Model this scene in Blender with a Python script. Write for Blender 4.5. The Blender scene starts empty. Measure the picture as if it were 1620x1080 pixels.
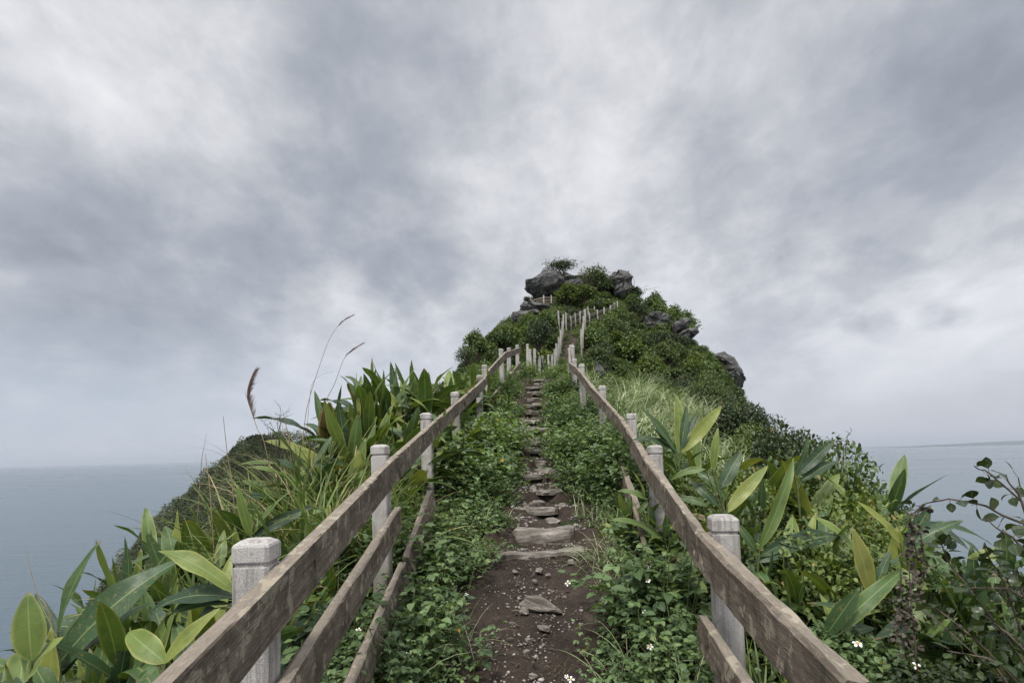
import bpy, bmesh, math, random
import numpy as np
from mathutils import Vector, Matrix
R = math.radians
rng = np.random.default_rng(7)
random.seed(7)
SC = bpy.context.scene
COL = SC.collection

# ------------------------------------------------------------------ camera
FPX, PPY = 850.0, 665.0
PITCH, ROLL = R(3.5), R(1.35)
_F = Vector((0, math.cos(PITCH), math.sin(PITCH)))
_U = Vector((0, -math.sin(PITCH), math.cos(PITCH)))
_X = Vector((1, 0, 0))
CR = _X * math.cos(ROLL) - _U * math.sin(ROLL)
CU = _U * math.cos(ROLL) + _X * math.sin(ROLL)
cam = bpy.data.cameras.new("camera")
cam.sensor_width = 36
cam.lens = FPX / 1620 * 36
cam.shift_y = (PPY - 540) / 1620
cam.clip_start, cam.clip_end = 0.05, 90000
camo = bpy.data.objects.new("camera", cam)
M3 = Matrix((CR, CU, -_F)).transposed()
camo.matrix_world = M3.to_4x4()
COL.objects.link(camo)
SC.camera = camo


def P(px, py, Y):
    """point at forward distance Y seen in the photo's direction (px, py)"""
    d = CR * ((px - 810) / FPX) + CU * (-(py - PPY) / FPX) + _F
    return d * (Y / d.y)


# ------------------------------------------------------------------ view, world, sun
SC.view_settings.view_transform = 'Standard'
SC.view_settings.look = 'None'
SC.view_settings.exposure = 1.02
SC.view_settings.gamma = 1.0
SUN_EL, SUN_AZ = R(58), R(205)          # azimuth from +Y clockwise: behind the camera, a little to the left


class NT:
    """small helper for node trees"""
    def __init__(s, tree):
        s.t = tree
        tree.nodes.clear()

    def n(s, typ, **kw):
        nd = s.t.nodes.new(typ)
        for k, v in kw.items():
            if k.startswith('_'):
                setattr(nd, k[1:], v)
            else:
                key = int(k[1:]) if k[0] == 'i' and k[1:].isdigit() else k.replace('__', ' ')
                s.set(nd, key, v)
        return nd

    def set(s, nd, key, v):
        inp = nd.inputs[key]
        if isinstance(v, bpy.types.NodeSocket):
            s.t.links.new(v, inp)
        else:
            inp.default_value = v

    def math(s, op, a, b=0.0, c=0.0, clamp=False):
        nd = s.t.nodes.new('ShaderNodeMath')
        nd.operation = op
        nd.use_clamp = clamp
        for i, v in enumerate((a, b, c)):
            s.set(nd, i, v)
        return nd.outputs[0]

    def vmath(s, op, a, b=(0, 0, 0)):
        nd = s.t.nodes.new('ShaderNodeVectorMath')
        nd.operation = op
        s.set(nd, 0, a)
        s.set(nd, 1, b)
        return nd.outputs['Value' if op == 'DOT_PRODUCT' else 'Vector']

    def ramp(s, fac, stops, interp='LINEAR'):
        nd = s.t.nodes.new('ShaderNodeValToRGB')
        nd.color_ramp.interpolation = interp
        el = nd.color_ramp.elements
        while len(el) < len(stops):
            el.new(0.5)
        for e, (p, c) in zip(el, stops):
            e.position = p
            e.color = (c, c, c, 1) if isinstance(c, (int, float)) else (*c, 1)
        s.set(nd, 0, fac)
        return nd.outputs[0]

    def rng(s, v, a, b, c=0.0, d=1.0, smooth=True):
        nd = s.t.nodes.new('ShaderNodeMapRange')
        if smooth:
            nd.interpolation_type = 'SMOOTHSTEP'
        for k, x in zip((0, 1, 2, 3, 4), (v, a, b, c, d)):
            s.set(nd, k, x)
        return nd.outputs[0]

    def mix(s, fac, a, b, blend='MIX'):
        nd = s.t.nodes.new('ShaderNodeMix')
        nd.data_type = 'RGBA'
        nd.blend_type = blend
        s.set(nd, 0, fac)
        for k, v in ((6, a), (7, b)):
            s.set(nd, k, (*v, 1) if isinstance(v, tuple) and len(v) == 3 else v)
        return nd.outputs[2]

    def noise(s, vec, scale, detail=4, rough=0.5, dist=0.0, lac=2.0):
        nd = s.t.nodes.new('ShaderNodeTexNoise')
        if vec is not None:
            s.set(nd, 'Vector', vec)
        s.set(nd, 'Scale', scale); s.set(nd, 'Detail', detail); s.set(nd, 'Roughness', rough)
        s.set(nd, 'Distortion', dist); s.set(nd, 'Lacunarity', lac)
        return nd.outputs[0]

    def mapping(s, vec, loc=(0, 0, 0), rot=(0, 0, 0), scale=(1, 1, 1)):
        nd = s.t.nodes.new('ShaderNodeMapping')
        s.set(nd, 0, vec); s.set(nd, 1, loc); s.set(nd, 2, rot); s.set(nd, 3, scale)
        return nd.outputs[0]

    def link(s, a, b):
        s.t.links.new(a, b)


world = bpy.data.worlds.new("World")
SC.world = world
world.use_nodes = True
w = NT(world.node_tree)
tc = w.n('ShaderNodeTexCoord').outputs['Generated']
D = w.vmath('NORMALIZE', tc)
sep = w.n('ShaderNodeSeparateXYZ', i0=D)
dx, dy, dz = sep.outputs
zz = w.math('ADD', w.math('MAXIMUM', dz, 0.0), 0.45)
comb = w.n('ShaderNodeCombineXYZ', i0=w.math('DIVIDE', dx, zz), i1=w.math('DIVIDE', dy, zz), i2=0.0).outputs[0]
# cloud deck: broad masses, streaks and fine wisps
cA = w.noise(w.mapping(comb, loc=(3.1, 1.7, 0), rot=(0, 0, R(14)), scale=(1.0, 0.85, 1)), 1.5, 6, 0.52, 0.3)
cB = w.noise(w.mapping(comb, loc=(7.3, -2.2, 4), rot=(0, 0, R(-22)), scale=(1.1, 0.8, 1)), 3.6, 9, 0.60, 0.25)
cC = w.noise(w.mapping(comb, loc=(1.3, 5.2, 9), rot=(0, 0, R(30)), scale=(1.0, 0.9, 1)), 9.0, 7, 0.62, 0.2)
base = w.math('ADD', w.math('MULTIPLY', w.math('SUBTRACT', cA, 0.5), 0.95),
              w.math('ADD', w.math('MULTIPLY', w.math('SUBTRACT', cB, 0.5), 0.60), w.math('MULTIPLY', w.math('SUBTRACT', cC, 0.5), 0.44)))


def sky_blob(px, py, rad, amp):
    d = P(px, py, 1.0).normalized()
    dot = w.vmath('DOT_PRODUCT', D, tuple(d))
    return w.math('MULTIPLY', w.rng(dot, math.cos(R(rad)), 1.0), amp)


val = base
for b in ((790, 190, 16, .04), (700, 330, 9, .05), (900, 230, 8, -.04), (640, 60, 12, -.08), (560, 400, 13, -.12), (260, 440, 15, -.10), (60, 280, 15, -.05), (1300, 170, 20, -.07), (1180, 330, 9, -.04),
          (1480, 420, 13, .15), (1150, 470, 12, .07), (300, 160, 12, .07), (480, 130, 8, -.05), (120, 20, 12, .03), (1560, 120, 14, -.07),
          (250, 600, 14, .05), (640, 440, 7, -.06), (1250, 560, 10, .03), (1390, 512, 2.0, -.16), (1350, 514, 1.5, -.12), (1480, 500, 1.7, -.16), (1515, 502, 1.4, -.12), (1560, 575, 2.0, -.05), (420, 430, 7, -.05), (640, 500, 5, .06), (1540, 470, 8, .07)):
    val = w.math('ADD', val, sky_blob(*b))
val = w.math('ADD', val, 0.5)
cloud = w.ramp(val, [(0.18, (0.157, 0.170, 0.194)), (0.36, (0.213, 0.225, 0.250)), (0.50, (0.283, 0.290, 0.307)), (0.63, (0.365, 0.368, 0.384)), (0.85, (0.481, 0.481, 0.490))])
# small dark scraps low over the sea
# pale band of distant moisture low on the horizon
low = w.rng(dz, 0.30, 0.0)
lowc = w.mix(w.rng(dx, -0.75, 0.75), (0.278, 0.307, 0.365), (0.324, 0.329, 0.361))
cloud = w.mix(w.math('MULTIPLY', low, 0.80), cloud, lowc)
dk = w.math('MULTIPLY', w.rng(w.math('ABSOLUTE', w.math('SUBTRACT', dz, 0.035)), 0.06, 0.0), w.rng(dx, 0.15, 0.65))
cloud = w.mix(w.math('MULTIPLY', dk, 0.45), cloud, (0.227, 0.242, 0.282))
# an overcast sky is brightest towards the zenith
zen = w.rng(dz, 0.71, 0.98, 1.0, 4.2)
back = w.rng(dy, 0.0, -0.7, 1.0, 1.7)
gain = w.math('MULTIPLY', zen, back)
sky = w.n('ShaderNodeTexSky', _sky_type='NISHITA', _sun_disc=False, _sun_elevation=SUN_EL, _sun_rotation=SUN_AZ)
sky_s = w.n('ShaderNodeVectorMath', _operation='SCALE', i0=sky.outputs[0]); sky_s.inputs['Scale'].default_value = 0.07
cl_s = w.n('ShaderNodeVectorMath', _operation='SCALE', i0=cloud); w.link(gain, cl_s.inputs['Scale'])
skc = w.mix(0.93, sky_s.outputs[0], cl_s.outputs[0])
bg = w.n('ShaderNodeBackground', i0=skc, i1=1.0)
wo = w.n('ShaderNodeOutputWorld')
w.link(bg.outputs[0], wo.inputs[0])

sl = bpy.data.lights.new("sun", 'SUN')
sl.energy, sl.angle, sl.color = 1.5, R(10), (1.0, .96, .90)
so = bpy.data.objects.new("sun", sl)
sd = Vector((math.sin(SUN_AZ) * math.cos(SUN_EL), math.cos(SUN_AZ) * math.cos(SUN_EL), math.sin(SUN_EL)))
so.rotation_euler = sd.to_track_quat('Z', 'Y').to_euler()
COL.objects.link(so)


# ------------------------------------------------------------------ numpy noise
def _h(ix, iy, iz, seed):
    n = (ix * 374761393 + iy * 668265263 + iz * 1274126177 + seed * 974711) & 0xFFFFFFFF
    n = ((n ^ (n >> 13)) * 1274126177) & 0xFFFFFFFF
    n = n ^ (n >> 16)
    return (n & 0xFFFF) / 65535.0


def vnoise(x, y, z=0.0, seed=0):
    x, y, z = np.broadcast_arrays(np.asarray(x, float), np.asarray(y, float), np.asarray(z, float))
    ix, iy, iz = (np.floor(a).astype(np.int64) for a in (x, y, z))
    fx, fy, fz = x - ix, y - iy, z - iz
    fx, fy, fz = (a * a * (3 - 2 * a) for a in (fx, fy, fz))
    r = 0
    for a in (0, 1):
        for b in (0, 1):
            for c in (0, 1):
                wt = (fx if a else 1 - fx) * (fy if b else 1 - fy) * (fz if c else 1 - fz)
                r = r + wt * _h(ix + a, iy + b, iz + c, seed)
    return r * 2 - 1


def fbm(x, y, z=0.0, o=4, seed=0):
    r, a = 0, 0.5
    for i in range(o):
        f = 2.0 ** i
        r = r + a * vnoise(np.asarray(x) * f, np.asarray(y) * f, np.asarray(z) * f, seed + i * 17)
        a *= 0.5
    return r


# ------------------------------------------------------------------ mesh builder
class MB:
    def __init__(s):
        s.V, s.T, s.Q, s.rnd, s.uv, s.n = [], [], [], [], [], 0

    def add(s, v, tris=None, quads=None, rnd=0.5, uv=None):
        v = np.asarray(v, float).reshape(-1, 3)
        s.V.append(v)
        if tris is not None and len(tris):
            s.T.append(np.asarray(tris, np.int64).reshape(-1, 3) + s.n)
        if quads is not None and len(quads):
            s.Q.append(np.asarray(quads, np.int64).reshape(-1, 4) + s.n)
        s.rnd.append(np.broadcast_to(np.asarray(rnd, float), (len(v),)))
        s.uv.append(np.zeros((len(v), 2)) if uv is None else np.asarray(uv, float))
        s.n += len(v)

    def inst(s, tpl, M, pos, rnd):
        """copies of a template (verts, tris, uv) by N matrices"""
        tv, tt, tuv = tpl
        N, k = len(pos), len(tv)
        if N == 0:
            return
        V = np.einsum('nij,kj->nki', M, tv) + pos[:, None, :]
        T = (tt[None] + (np.arange(N) * k)[:, None, None]).reshape(-1, 3)
        s.add(V.reshape(-1, 3), tris=T, rnd=np.repeat(rnd, k), uv=np.tile(tuv, (N, 1)))

    def tube(s, pts, rad, k=6, rnd=0.5, cap=True):
        pts = np.asarray([tuple(p) for p in pts], float)
        n = len(pts)
        rad = np.broadcast_to(np.asarray(rad, float), (n,))
        t = np.gradient(pts, axis=0)
        t /= np.linalg.norm(t, axis=1)[:, None] + 1e-9
        ref = np.array([0.31, 0.92, 0.2])
        a = np.cross(t, ref); a /= np.linalg.norm(a, axis=1)[:, None] + 1e-9
        b = np.cross(t, a)
        th = np.arange(k) / k * 2 * np.pi
        V = pts[:, None, :] + rad[:, None, None] * (np.cos(th)[None, :, None] * a[:, None, :] + np.sin(th)[None, :, None] * b[:, None, :])
        q = []
        for i in range(n - 1):
            for j in range(k):
                j2 = (j + 1) % k
                q.append((i * k + j, i * k + j2, (i + 1) * k + j2, (i + 1) * k + j))
        uv = np.stack(np.broadcast_arrays(np.arange(k)[None, :] / k, np.linspace(0, 1, n)[:, None]), -1).reshape(-1, 2)
        s.add(V.reshape(-1, 3), quads=q, rnd=rnd, uv=uv)

    def mesh(s, name, mat, smooth=True):
        V = np.concatenate(s.V)
        T = np.concatenate(s.T) if s.T else np.zeros((0, 3), np.int64)
        Q = np.concatenate(s.Q) if s.Q else np.zeros((0, 4), np.int64)
        me = bpy.data.meshes.new(name)
        me.vertices.add(len(V)); me.vertices.foreach_set('co', V.astype(np.float32).ravel())
        nl = T.size + Q.size
        me.loops.add(nl)
        li = np.concatenate([T.ravel(), Q.ravel()]).astype(np.int32)
        me.loops.foreach_set('vertex_index', li)
        me.polygons.add(len(T) + len(Q))
        st = np.concatenate([np.arange(len(T)) * 3, T.size + np.arange(len(Q)) * 4]).astype(np.int32)
        me.polygons.foreach_set('loop_start', st)
        me.polygons.foreach_set('use_smooth', np.full(len(T) + len(Q), bool(smooth)))
        at = me.attributes.new('rnd', 'FLOAT', 'POINT')
        at.data.foreach_set('value', np.concatenate(s.rnd).astype(np.float32))
        ul = me.uv_layers.new(name='UVMap')
        ul.data.foreach_set('uv', np.concatenate(s.uv)[li].astype(np.float32).ravel())
        me.update(calc_edges=True)
        me.materials.append(mat)
        return me

    def build(s, name, mat, parent=None, smooth=True):
        return link(name, s.mesh(name, mat, smooth), parent)


def link(name, me, parent=None):
    o = bpy.data.objects.new(name, me)
    COL.objects.link(o)
    if parent is not None:
        o.parent = parent
    return o


def tag(o, label, cat, group=None):
    o['label'], o['category'] = label, cat
    if group:
        o['group'] = group
    return o


def thing(name, label, cat, loc=(0, 0, 0), group=None):
    o = bpy.data.objects.new(name, None)
    COL.objects.link(o)
    o.location = loc
    o.empty_display_size = 0.2
    return tag(o, label, cat, group)


def dup(root, loc, rotz=0.0, scale=1.0, label=None, group=None, tilt=(0, 0)):
    r = root.copy(); COL.objects.link(r)
    r.location = loc; r.rotation_euler = (tilt[0], tilt[1], rotz); r.scale = (scale,) * 3 if isinstance(scale, (int, float)) else scale
    if label: r['label'] = label
    if group: r['group'] = group
    for ch in list(root.children):
        c = ch.copy(); COL.objects.link(c); c.parent = r
        for g in ch.children:
            d = g.copy(); COL.objects.link(d); d.parent = c
    return r


def kind(o, k):
    o['kind'] = k
    return o


def nrm(v):
    return v / (np.linalg.norm(v, axis=-1, keepdims=True) + 1e-9)


def frames(d, up):
    """matrices whose columns are side, direction d, normal"""
    d = nrm(d)
    x = nrm(np.cross(d, up))
    n = np.cross(x, d)
    return np.stack([x, d, n], axis=-1)


# ------------------------------------------------------------------ leaf templates
def leaf_tpl(nseg, wid, fold=0.25, bend=0.5, peak=0.4, cross=1, wave=0.0, seed=0):
    """leaf of unit length along +y; bend curls it down (towards -z)"""
    rs = np.random.default_rng(seed)
    v, uv, t = [], [], []
    us = [-1, 0, 1] if cross == 1 else [-1, -.5, 0, .5, 1]
    y = z = 0.0
    ph = rs.uniform(0, 6.28)
    tw = rs.uniform(-.5, .5) * wave * 4
    for i in range(nseg + 1):
        f = i / nseg
        ang = -bend * (f ** 1.3)
        if i:
            y += math.cos(ang) / nseg; z += math.sin(ang) / nseg
        p = math.log(0.5) / math.log(peak)
        hw = wid * max(0.0, math.sin(math.pi * (f ** p))) ** 0.8
        if i == 0: hw = wid * 0.06
        for u in us:
            zz = fold * abs(u) * hw + wave * hw * math.sin(f * 11 + ph + u * 1.3) * u * u
            ct, st_ = math.cos(tw * f), math.sin(tw * f)
            X, Z = u * hw, zz
            v.append((X * ct - Z * st_, y - Z * math.sin(ang), z + X * st_ + Z * ct))
            uv.append(((u + 1) / 2, f))
    k = len(us)
    for i in range(nseg):
        for j in range(k - 1):
            a = i * k + j
            t += [(a, a + 1, a + k + 1), (a, a + k + 1, a + k)]
    return np.array(v), np.array(t), np.array(uv)


SMALL = [leaf_tpl(2, 0.30, .3, b, .42) for b in (0.2, 0.7)]
OVAL = [leaf_tpl(4, 0.30, .25, b, .45) for b in (0.15, 0.6, 1.0)]
LONGL = [leaf_tpl(3, 0.13, .3, b, .45) for b in (0.5, 1.2)]
GINGER = [leaf_tpl(12, wd * .82, .20, b, .42, 2, wv, sd) for sd, (wd, b, wv) in enumerate(
    ((.12, .5, .14), (.135, 1.0, .18), (.11, 1.5, .2), (.125, .3, .12), (.145, .8, .28), (.115, 2.0, .15), (.13, -.3, .16)))]


def blades(mb, base, n, L, wid, lean=(0.15, 0.7), curl=(0.8, 2.2), spread=0.08, bias=(0, 0), r=rng, seg=8, dry=0.0):
    """n arching grass blades from around a base point"""
    th = r.uniform(0, 2 * np.pi, n)
    az = np.stack([np.cos(th), np.sin(th)], -1) + np.array(bias)[None]
    az = nrm(az)
    le = r.uniform(*lean, n); cu = r.uniform(*curl, n)
    Ls = L * r.uniform(.55, 1.1, n)
    p = np.asarray(base, float)[None] + np.concatenate([r.normal(0, spread, (n, 2)), np.zeros((n, 1))], 1)
    f = np.linspace(0, 1, seg + 1)
    pts = np.zeros((n, seg + 1, 3)); pts[:, 0] = p
    side = np.stack([-az[:, 1], az[:, 0], np.zeros(n)], -1)
    for i in range(seg):
        a = le + cu * (f[i] ** 1.6)
        d = np.concatenate([az * np.sin(a)[:, None], np.cos(a)[:, None]], 1)
        pts[:, i + 1] = pts[:, i] + d * (Ls / seg)[:, None]
    hw = wid * (np.minimum(1, 4 * f + .35) * (1 - f ** 2.5) + 0.03)
    rot = r.uniform(-.6, .6, n)
    sd_ = side * np.cos(rot)[:, None] + np.array([0, 0, 1])[None] * np.sin(rot)[:, None] * .5
    hwn = hw[None, :, None] * r.uniform(.6, 1.2, n)[:, None, None]
    V = np.stack([pts - sd_[:, None] * hwn, pts + sd_[:, None] * hwn], 2)  # n, seg+1, 2, 3
    k = (seg + 1) * 2
    q = np.array([(2 * i, 2 * i + 1, 2 * i + 3, 2 * i + 2) for i in range(seg)])
    Q = (q[None] + (np.arange(n) * k)[:, None, None]).reshape(-1, 4)
    rn = r.uniform(0, .8, n); rn[r.random(n) < dry] = r.uniform(.92, 1.0)
    uv = np.tile(np.stack([np.tile([0, 1], seg + 1), np.repeat(f, 2)], -1), (n, 1))
    mb.add(V.reshape(-1, 3), quads=Q, rnd=np.repeat(rn, k), uv=uv)


# ------------------------------------------------------------------ materials
def new_mat(name):
    m = bpy.data.materials.new(name)
    m.use_nodes = True
    return m, NT(m.node_tree)


def finish(t, col, rough=.6, spec=.5, bump=None, bstr=.3, bdist=.02, transl=0.0, tcol=None):
    b = t.n('ShaderNodeBsdfPrincipled')
    t.set(b, 'Base Color', col if isinstance(col, bpy.types.NodeSocket) else (*col, 1))
    t.set(b, 'Roughness', rough)
    t.set(b, 'Specular IOR Level', spec)
    if bump is not None:
        bn = t.n('ShaderNodeBump')
        t.set(bn, 'Strength', bstr); t.set(bn, 'Distance', bdist); t.set(bn, 'Height', bump)
        t.link(bn.outputs[0], b.inputs['Normal'])
    out = t.n('ShaderNodeOutputMaterial')
    if transl:
        tr = t.n('ShaderNodeBsdfTranslucent')
        t.set(tr, 0, tcol if tcol is not None else col)
        mx = t.n('ShaderNodeMixShader', i0=transl)
        t.link(b.outputs[0], mx.inputs[1]); t.link(tr.outputs[0], mx.inputs[2])
        t.link(mx.outputs[0], out.inputs[0])
    else:
        t.link(b.outputs[0], out.inputs[0])


def attr(t, name='rnd'):
    return t.n('ShaderNodeAttribute', _attribute_name=name).outputs['Fac']


def uvs(t):
    s_ = t.n('ShaderNodeSeparateXYZ', i0=t.n('ShaderNodeTexCoord').outputs['UV'])
    return s_.outputs[0], s_.outputs[1]


def leaf_mat(name, stops, rough=.5, transl=.25, objvar=.5, spec=.4, tint=(1.3, 1.25, .6)):
    m, t = new_mat(name)
    col = t.ramp(attr(t), stops)
    if objvar:
        oi = t.n('ShaderNodeObjectInfo').outputs['Random']
        col2 = t.mix(1.0, col, t.ramp(oi, [(0, (.50, .62, .60)), (.5, (.85, .85, .85)), (1, (1.35, 1.2, .9))]), 'MULTIPLY')
        col = t.mix(objvar, col, col2)
    u, v = uvs(t)
    rib = t.rng(t.math('ABSOLUTE', t.math('SUBTRACT', u, .5)), .10, .0)
    col = t.mix(t.math('MULTIPLY', rib, .25), col, (.22, .26, .12))
    tc_ = t.mix(1.0, col, tint, 'MULTIPLY')
    finish(t, col, rough, spec, transl=transl, tcol=tc_)
    return m


M_SCRUB = leaf_mat('scrub_leaf', [(0, (0.027, 0.045, 0.016)), (.4, (0.062, 0.099, 0.027)), (.75, (0.118, 0.168, 0.047)), (.93, (0.190, 0.213, 0.078)), (1, (0.202, 0.134, 0.067))])
M_DARK = leaf_mat('dark_leaf', [(0, (.018, .032, .014)), (.5, (.042, .066, .023)), (.85, (.085, .115, .038)), (1, (.12, .085, .04))], rough=.35, objvar=.35)
M_HEAD = leaf_mat('headland_leaf', [(0, (.028, .038, .022)), (.5, (.062, .078, .042)), (.85, (.13, .14, .075)), (1, (.18, .16, .11))], rough=.7, transl=.1, objvar=0, spec=.2)
M_WEED = leaf_mat('weed_leaf', [(0, (.040, .072, .030)), (.35, (.095, .155, .058)), (.62, (.165, .245, .095)), (.9, (.27, .35, .15)), (.985, (.26, .30, .09)), (1, (.44, .30, .07))], rough=.48, transl=.3, objvar=.15)
M_FERN = leaf_mat('bright_scrub_leaf', [(0, (0.050, 0.078, 0.022)), (.5, (0.112, 0.168, 0.043)), (.9, (0.196, 0.246, 0.069)), (1, (0.224, 0.168, 0.067))], objvar=.5)

# broad glossy leaves, yellowish edge, pale midrib, brown specks
m, t = new_mat('broad_leaf')
rn = attr(t); u, v = uvs(t)
ed = t.math('ABSOLUTE', t.math('SUBTRACT', u, .5))
pos = t.n('ShaderNodeTexCoord').outputs['Object']
nz = t.noise(pos, 9, 4, .6)
col = t.ramp(rn, [(0, (.020, .046, .024)), (.3, (.042, .086, .032)), (.55, (.085, .148, .040)), (.80, (.165, .225, .048)), (.94, (.25, .28, .062)), (.975, (.19, .13, .07)), (1, (.13, .09, .055))])
edge = t.math('MULTIPLY', t.rng(t.math('ADD', ed, t.math('MULTIPLY', t.math('SUBTRACT', nz, .5), .25)), .36, .52), t.rng(rn, .3, .9))
col = t.mix(edge, col, (.36, .36, .10))
vein = t.noise(t.n('ShaderNodeCombineXYZ', i0=t.math('ADD', t.math('MULTIPLY', ed, 3.0), t.math('MULTIPLY', v, 26.0)), i1=rn, i2=0.0).outputs[0], 3.0, 2, .5)
col = t.mix(t.math('MULTIPLY', t.rng(nz, .45, .68), .55), col, t.mix(1.0, col, (.42, .55, .62), 'MULTIPLY'))
col = t.mix(t.math('MULTIPLY', vein, .35), col, t.mix(1.0, col, (.55, .6, .6), 'MULTIPLY'))
col = t.mix(t.math('MULTIPLY', t.rng(ed, .035, .012), .6), col, (.27, .33, .13))
sp = t.noise(pos, 42, 5, .75)
col = t.mix(t.math('MULTIPLY', t.rng(sp, .56, .64), .65), col, (.20, .17, .05))
col = t.mix(t.math('MULTIPLY', t.rng(t.math('ADD', v, t.math('MULTIPLY', nz, .3)), 1.06, 1.2), .9), col, (.20, .13, .07))
finish(t, col, t.rng(nz, .3, .7, .38, .58), .4, bump=vein, bstr=.35, bdist=.004, transl=.22, tcol=t.mix(1.0, col, (1.5, 1.4, .5), 'MULTIPLY'))
M_GINGER = m

m, t = new_mat('grass_blade')
rn = attr(t); u, v = uvs(t)
col = t.ramp(rn, [(0, (.065, .11, .026)), (.4, (.13, .20, .045)), (.8, (.26, .32, .085)), (.9, (.38, .38, .15)), (1, (.42, .33, .19))])
col = t.mix(t.math('MULTIPLY', t.rng(v, .75, 1.0), .5), col, (.33, .27, .14))
finish(t, col, .45, .4, transl=.3)
M_GRASS = m
m, t = new_mat('pale_grass_blade')
rn = attr(t); u, v = uvs(t)
col = t.ramp(rn, [(0, (.12, .17, .06)), (.4, (.29, .37, .15)), (.8, (.56, .62, .36)), (1, (.6, .56, .40))])
finish(t, col, .4, .4, transl=.3)
M_PALEGRASS = m


def plain(name, stops, scale=8, rough=.8, detail=6, bstr=.4, bdist=.01, dist=.3, spec=.3):
    m, t = new_mat(name)
    pos = t.n('ShaderNodeTexCoord').outputs['Object']
    nz = t.noise(pos, scale, detail, .6, dist)
    finish(t, t.ramp(nz, stops), rough, spec, bump=nz, bstr=bstr, bdist=bdist)
    return m


M_STEM = plain('green_stem', [(.3, (.06, .09, .03)), (.7, (.12, .13, .05))], 30, .6)
M_TWIG = plain('brown_twig', [(.3, (.055, .04, .03)), (.7, (.14, .11, .085))], 40, .85)
M_STRAW = plain('dry_stalk', [(.3, (.16, .11, .07)), (.7, (.30, .22, .14))], 30, .8)
M_PLUME = plain('plume_hair', [(.3, (.12, .075, .065)), (.7, (.24, .16, .13))], 30, .9)
M_DEAD = plain('withered_leaf', [(.3, (.045, .035, .028)), (.5, (.09, .075, .060)), (.75, (.19, .165, .13))], 25, .9)
M_PETAL = plain('white_petal', [(.3, (.72, .72, .68)), (.7, (.8, .8, .78))], 30, .6)
M_DISC = plain('yellow_disc', [(.3, (.55, .30, .03)), (.7, (.7, .45, .06))], 200, .8)

# weathered concrete post
m, t = new_mat('post_concrete')
pos = t.n('ShaderNodeTexCoord').outputs['Object']
oi = t.n('ShaderNodeObjectInfo').outputs['Random']
vv = t.vmath('ADD', pos, t.n('ShaderNodeCombineXYZ', i0=t.math('MULTIPLY', oi, 40.0), i1=oi, i2=0.0).outputs[0])
fine = t.noise(vv, 330, 2, .6)
mid = t.noise(vv, 5, 6, .65, .4)
strk = t.noise(t.mapping(vv, scale=(26, 26, 2.2)), 1.0, 5, .6)
col = t.ramp(fine, [(.30, (.13, .12, .115)), (.42, (.37, .345, .322)), (.6, (.50, .472, .445)), (.8, (.64, .61, .575))])
col = t.mix(t.math('MULTIPLY', t.rng(mid, .46, .62), .55), col, (.26, .235, .205))
col = t.mix(t.math('MULTIPLY', t.rng(strk, .50, .64), .60), col, (.17, .155, .14))
pits = t.noise(vv, 90, 3, .7)
zc = t.n('ShaderNodeSeparateXYZ', i0=pos).outputs[2]
col = t.mix(t.math('MULTIPLY', t.rng(t.math('ADD', zc, t.math('MULTIPLY', mid, .7)), .95, .30), .65), col, (.13, .12, .075))
col = t.mix(t.math('MULTIPLY', t.rng(t.noise(vv, 14, 5, .7, .3), .57, .66), .5), col, (.15, .145, .12))
finish(t, col, .88, .25, bump=t.math('ADD', fine, t.math('MULTIPLY', pits, .8)), bstr=.55, bdist=.003)
M_POST = m

# weathered plank with lichen
m, t = new_mat('rail_plank')
pos = t.n('ShaderNodeTexCoord').outputs['Object']
oi = t.n('ShaderNodeObjectInfo').outputs['Random']
vv = t.vmath('ADD', pos, t.n('ShaderNodeCombineXYZ', i0=t.math('MULTIPLY', oi, 30.0), i1=oi, i2=t.math('MULTIPLY', oi, 7.0)).outputs[0])
grain = t.noise(t.mapping(vv, scale=(5, 40, 40)), 1.0, 7, .68, .5)
fine = t.noise(t.mapping(vv, scale=(30, 170, 170)), 1.0, 3, .6)
blot = t.noise(vv, 4.2, 5, .6, .6)
lich = t.noise(t.mapping(vv, scale=(11, 11, 9)), 1.0, 6, .68, .2)
drip = t.noise(t.mapping(vv, scale=(22, 3, 2.5)), 1.0, 4, .55)
col = t.ramp(grain, [(.25, (.062, .046, .034)), (.5, (.155, .122, .094)), (.75, (.28, .228, .182))])
col = t.mix(t.math('MULTIPLY', t.rng(blot, .44, .62), .75), col, (.070, .056, .040))
col = t.mix(t.math('MULTIPLY', t.rng(drip, .53, .66), .55), col, (.055, .050, .040))
col = t.mix(t.math('MULTIPLY', t.rng(fine, .5, .75), .35), col, (.31, .27, .21))
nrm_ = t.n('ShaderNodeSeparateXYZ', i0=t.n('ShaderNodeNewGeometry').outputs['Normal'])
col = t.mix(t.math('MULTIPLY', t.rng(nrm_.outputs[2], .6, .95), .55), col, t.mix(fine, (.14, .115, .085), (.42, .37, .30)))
col = t.mix(t.math('MULTIPLY', t.rng(lich, .55, .60), .62), col, (.38, .335, .25))
col = t.mix(t.math('MULTIPLY', t.rng(t.noise(vv, 7.0, 4, .6, .4), .60, .70), .35), col, (.115, .120, .065))
finish(t, col, .82, .25, bump=t.math('ADD', grain, t.math('MULTIPLY', fine, .5)), bstr=.9, bdist=.008)
M_RAIL = m

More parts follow.
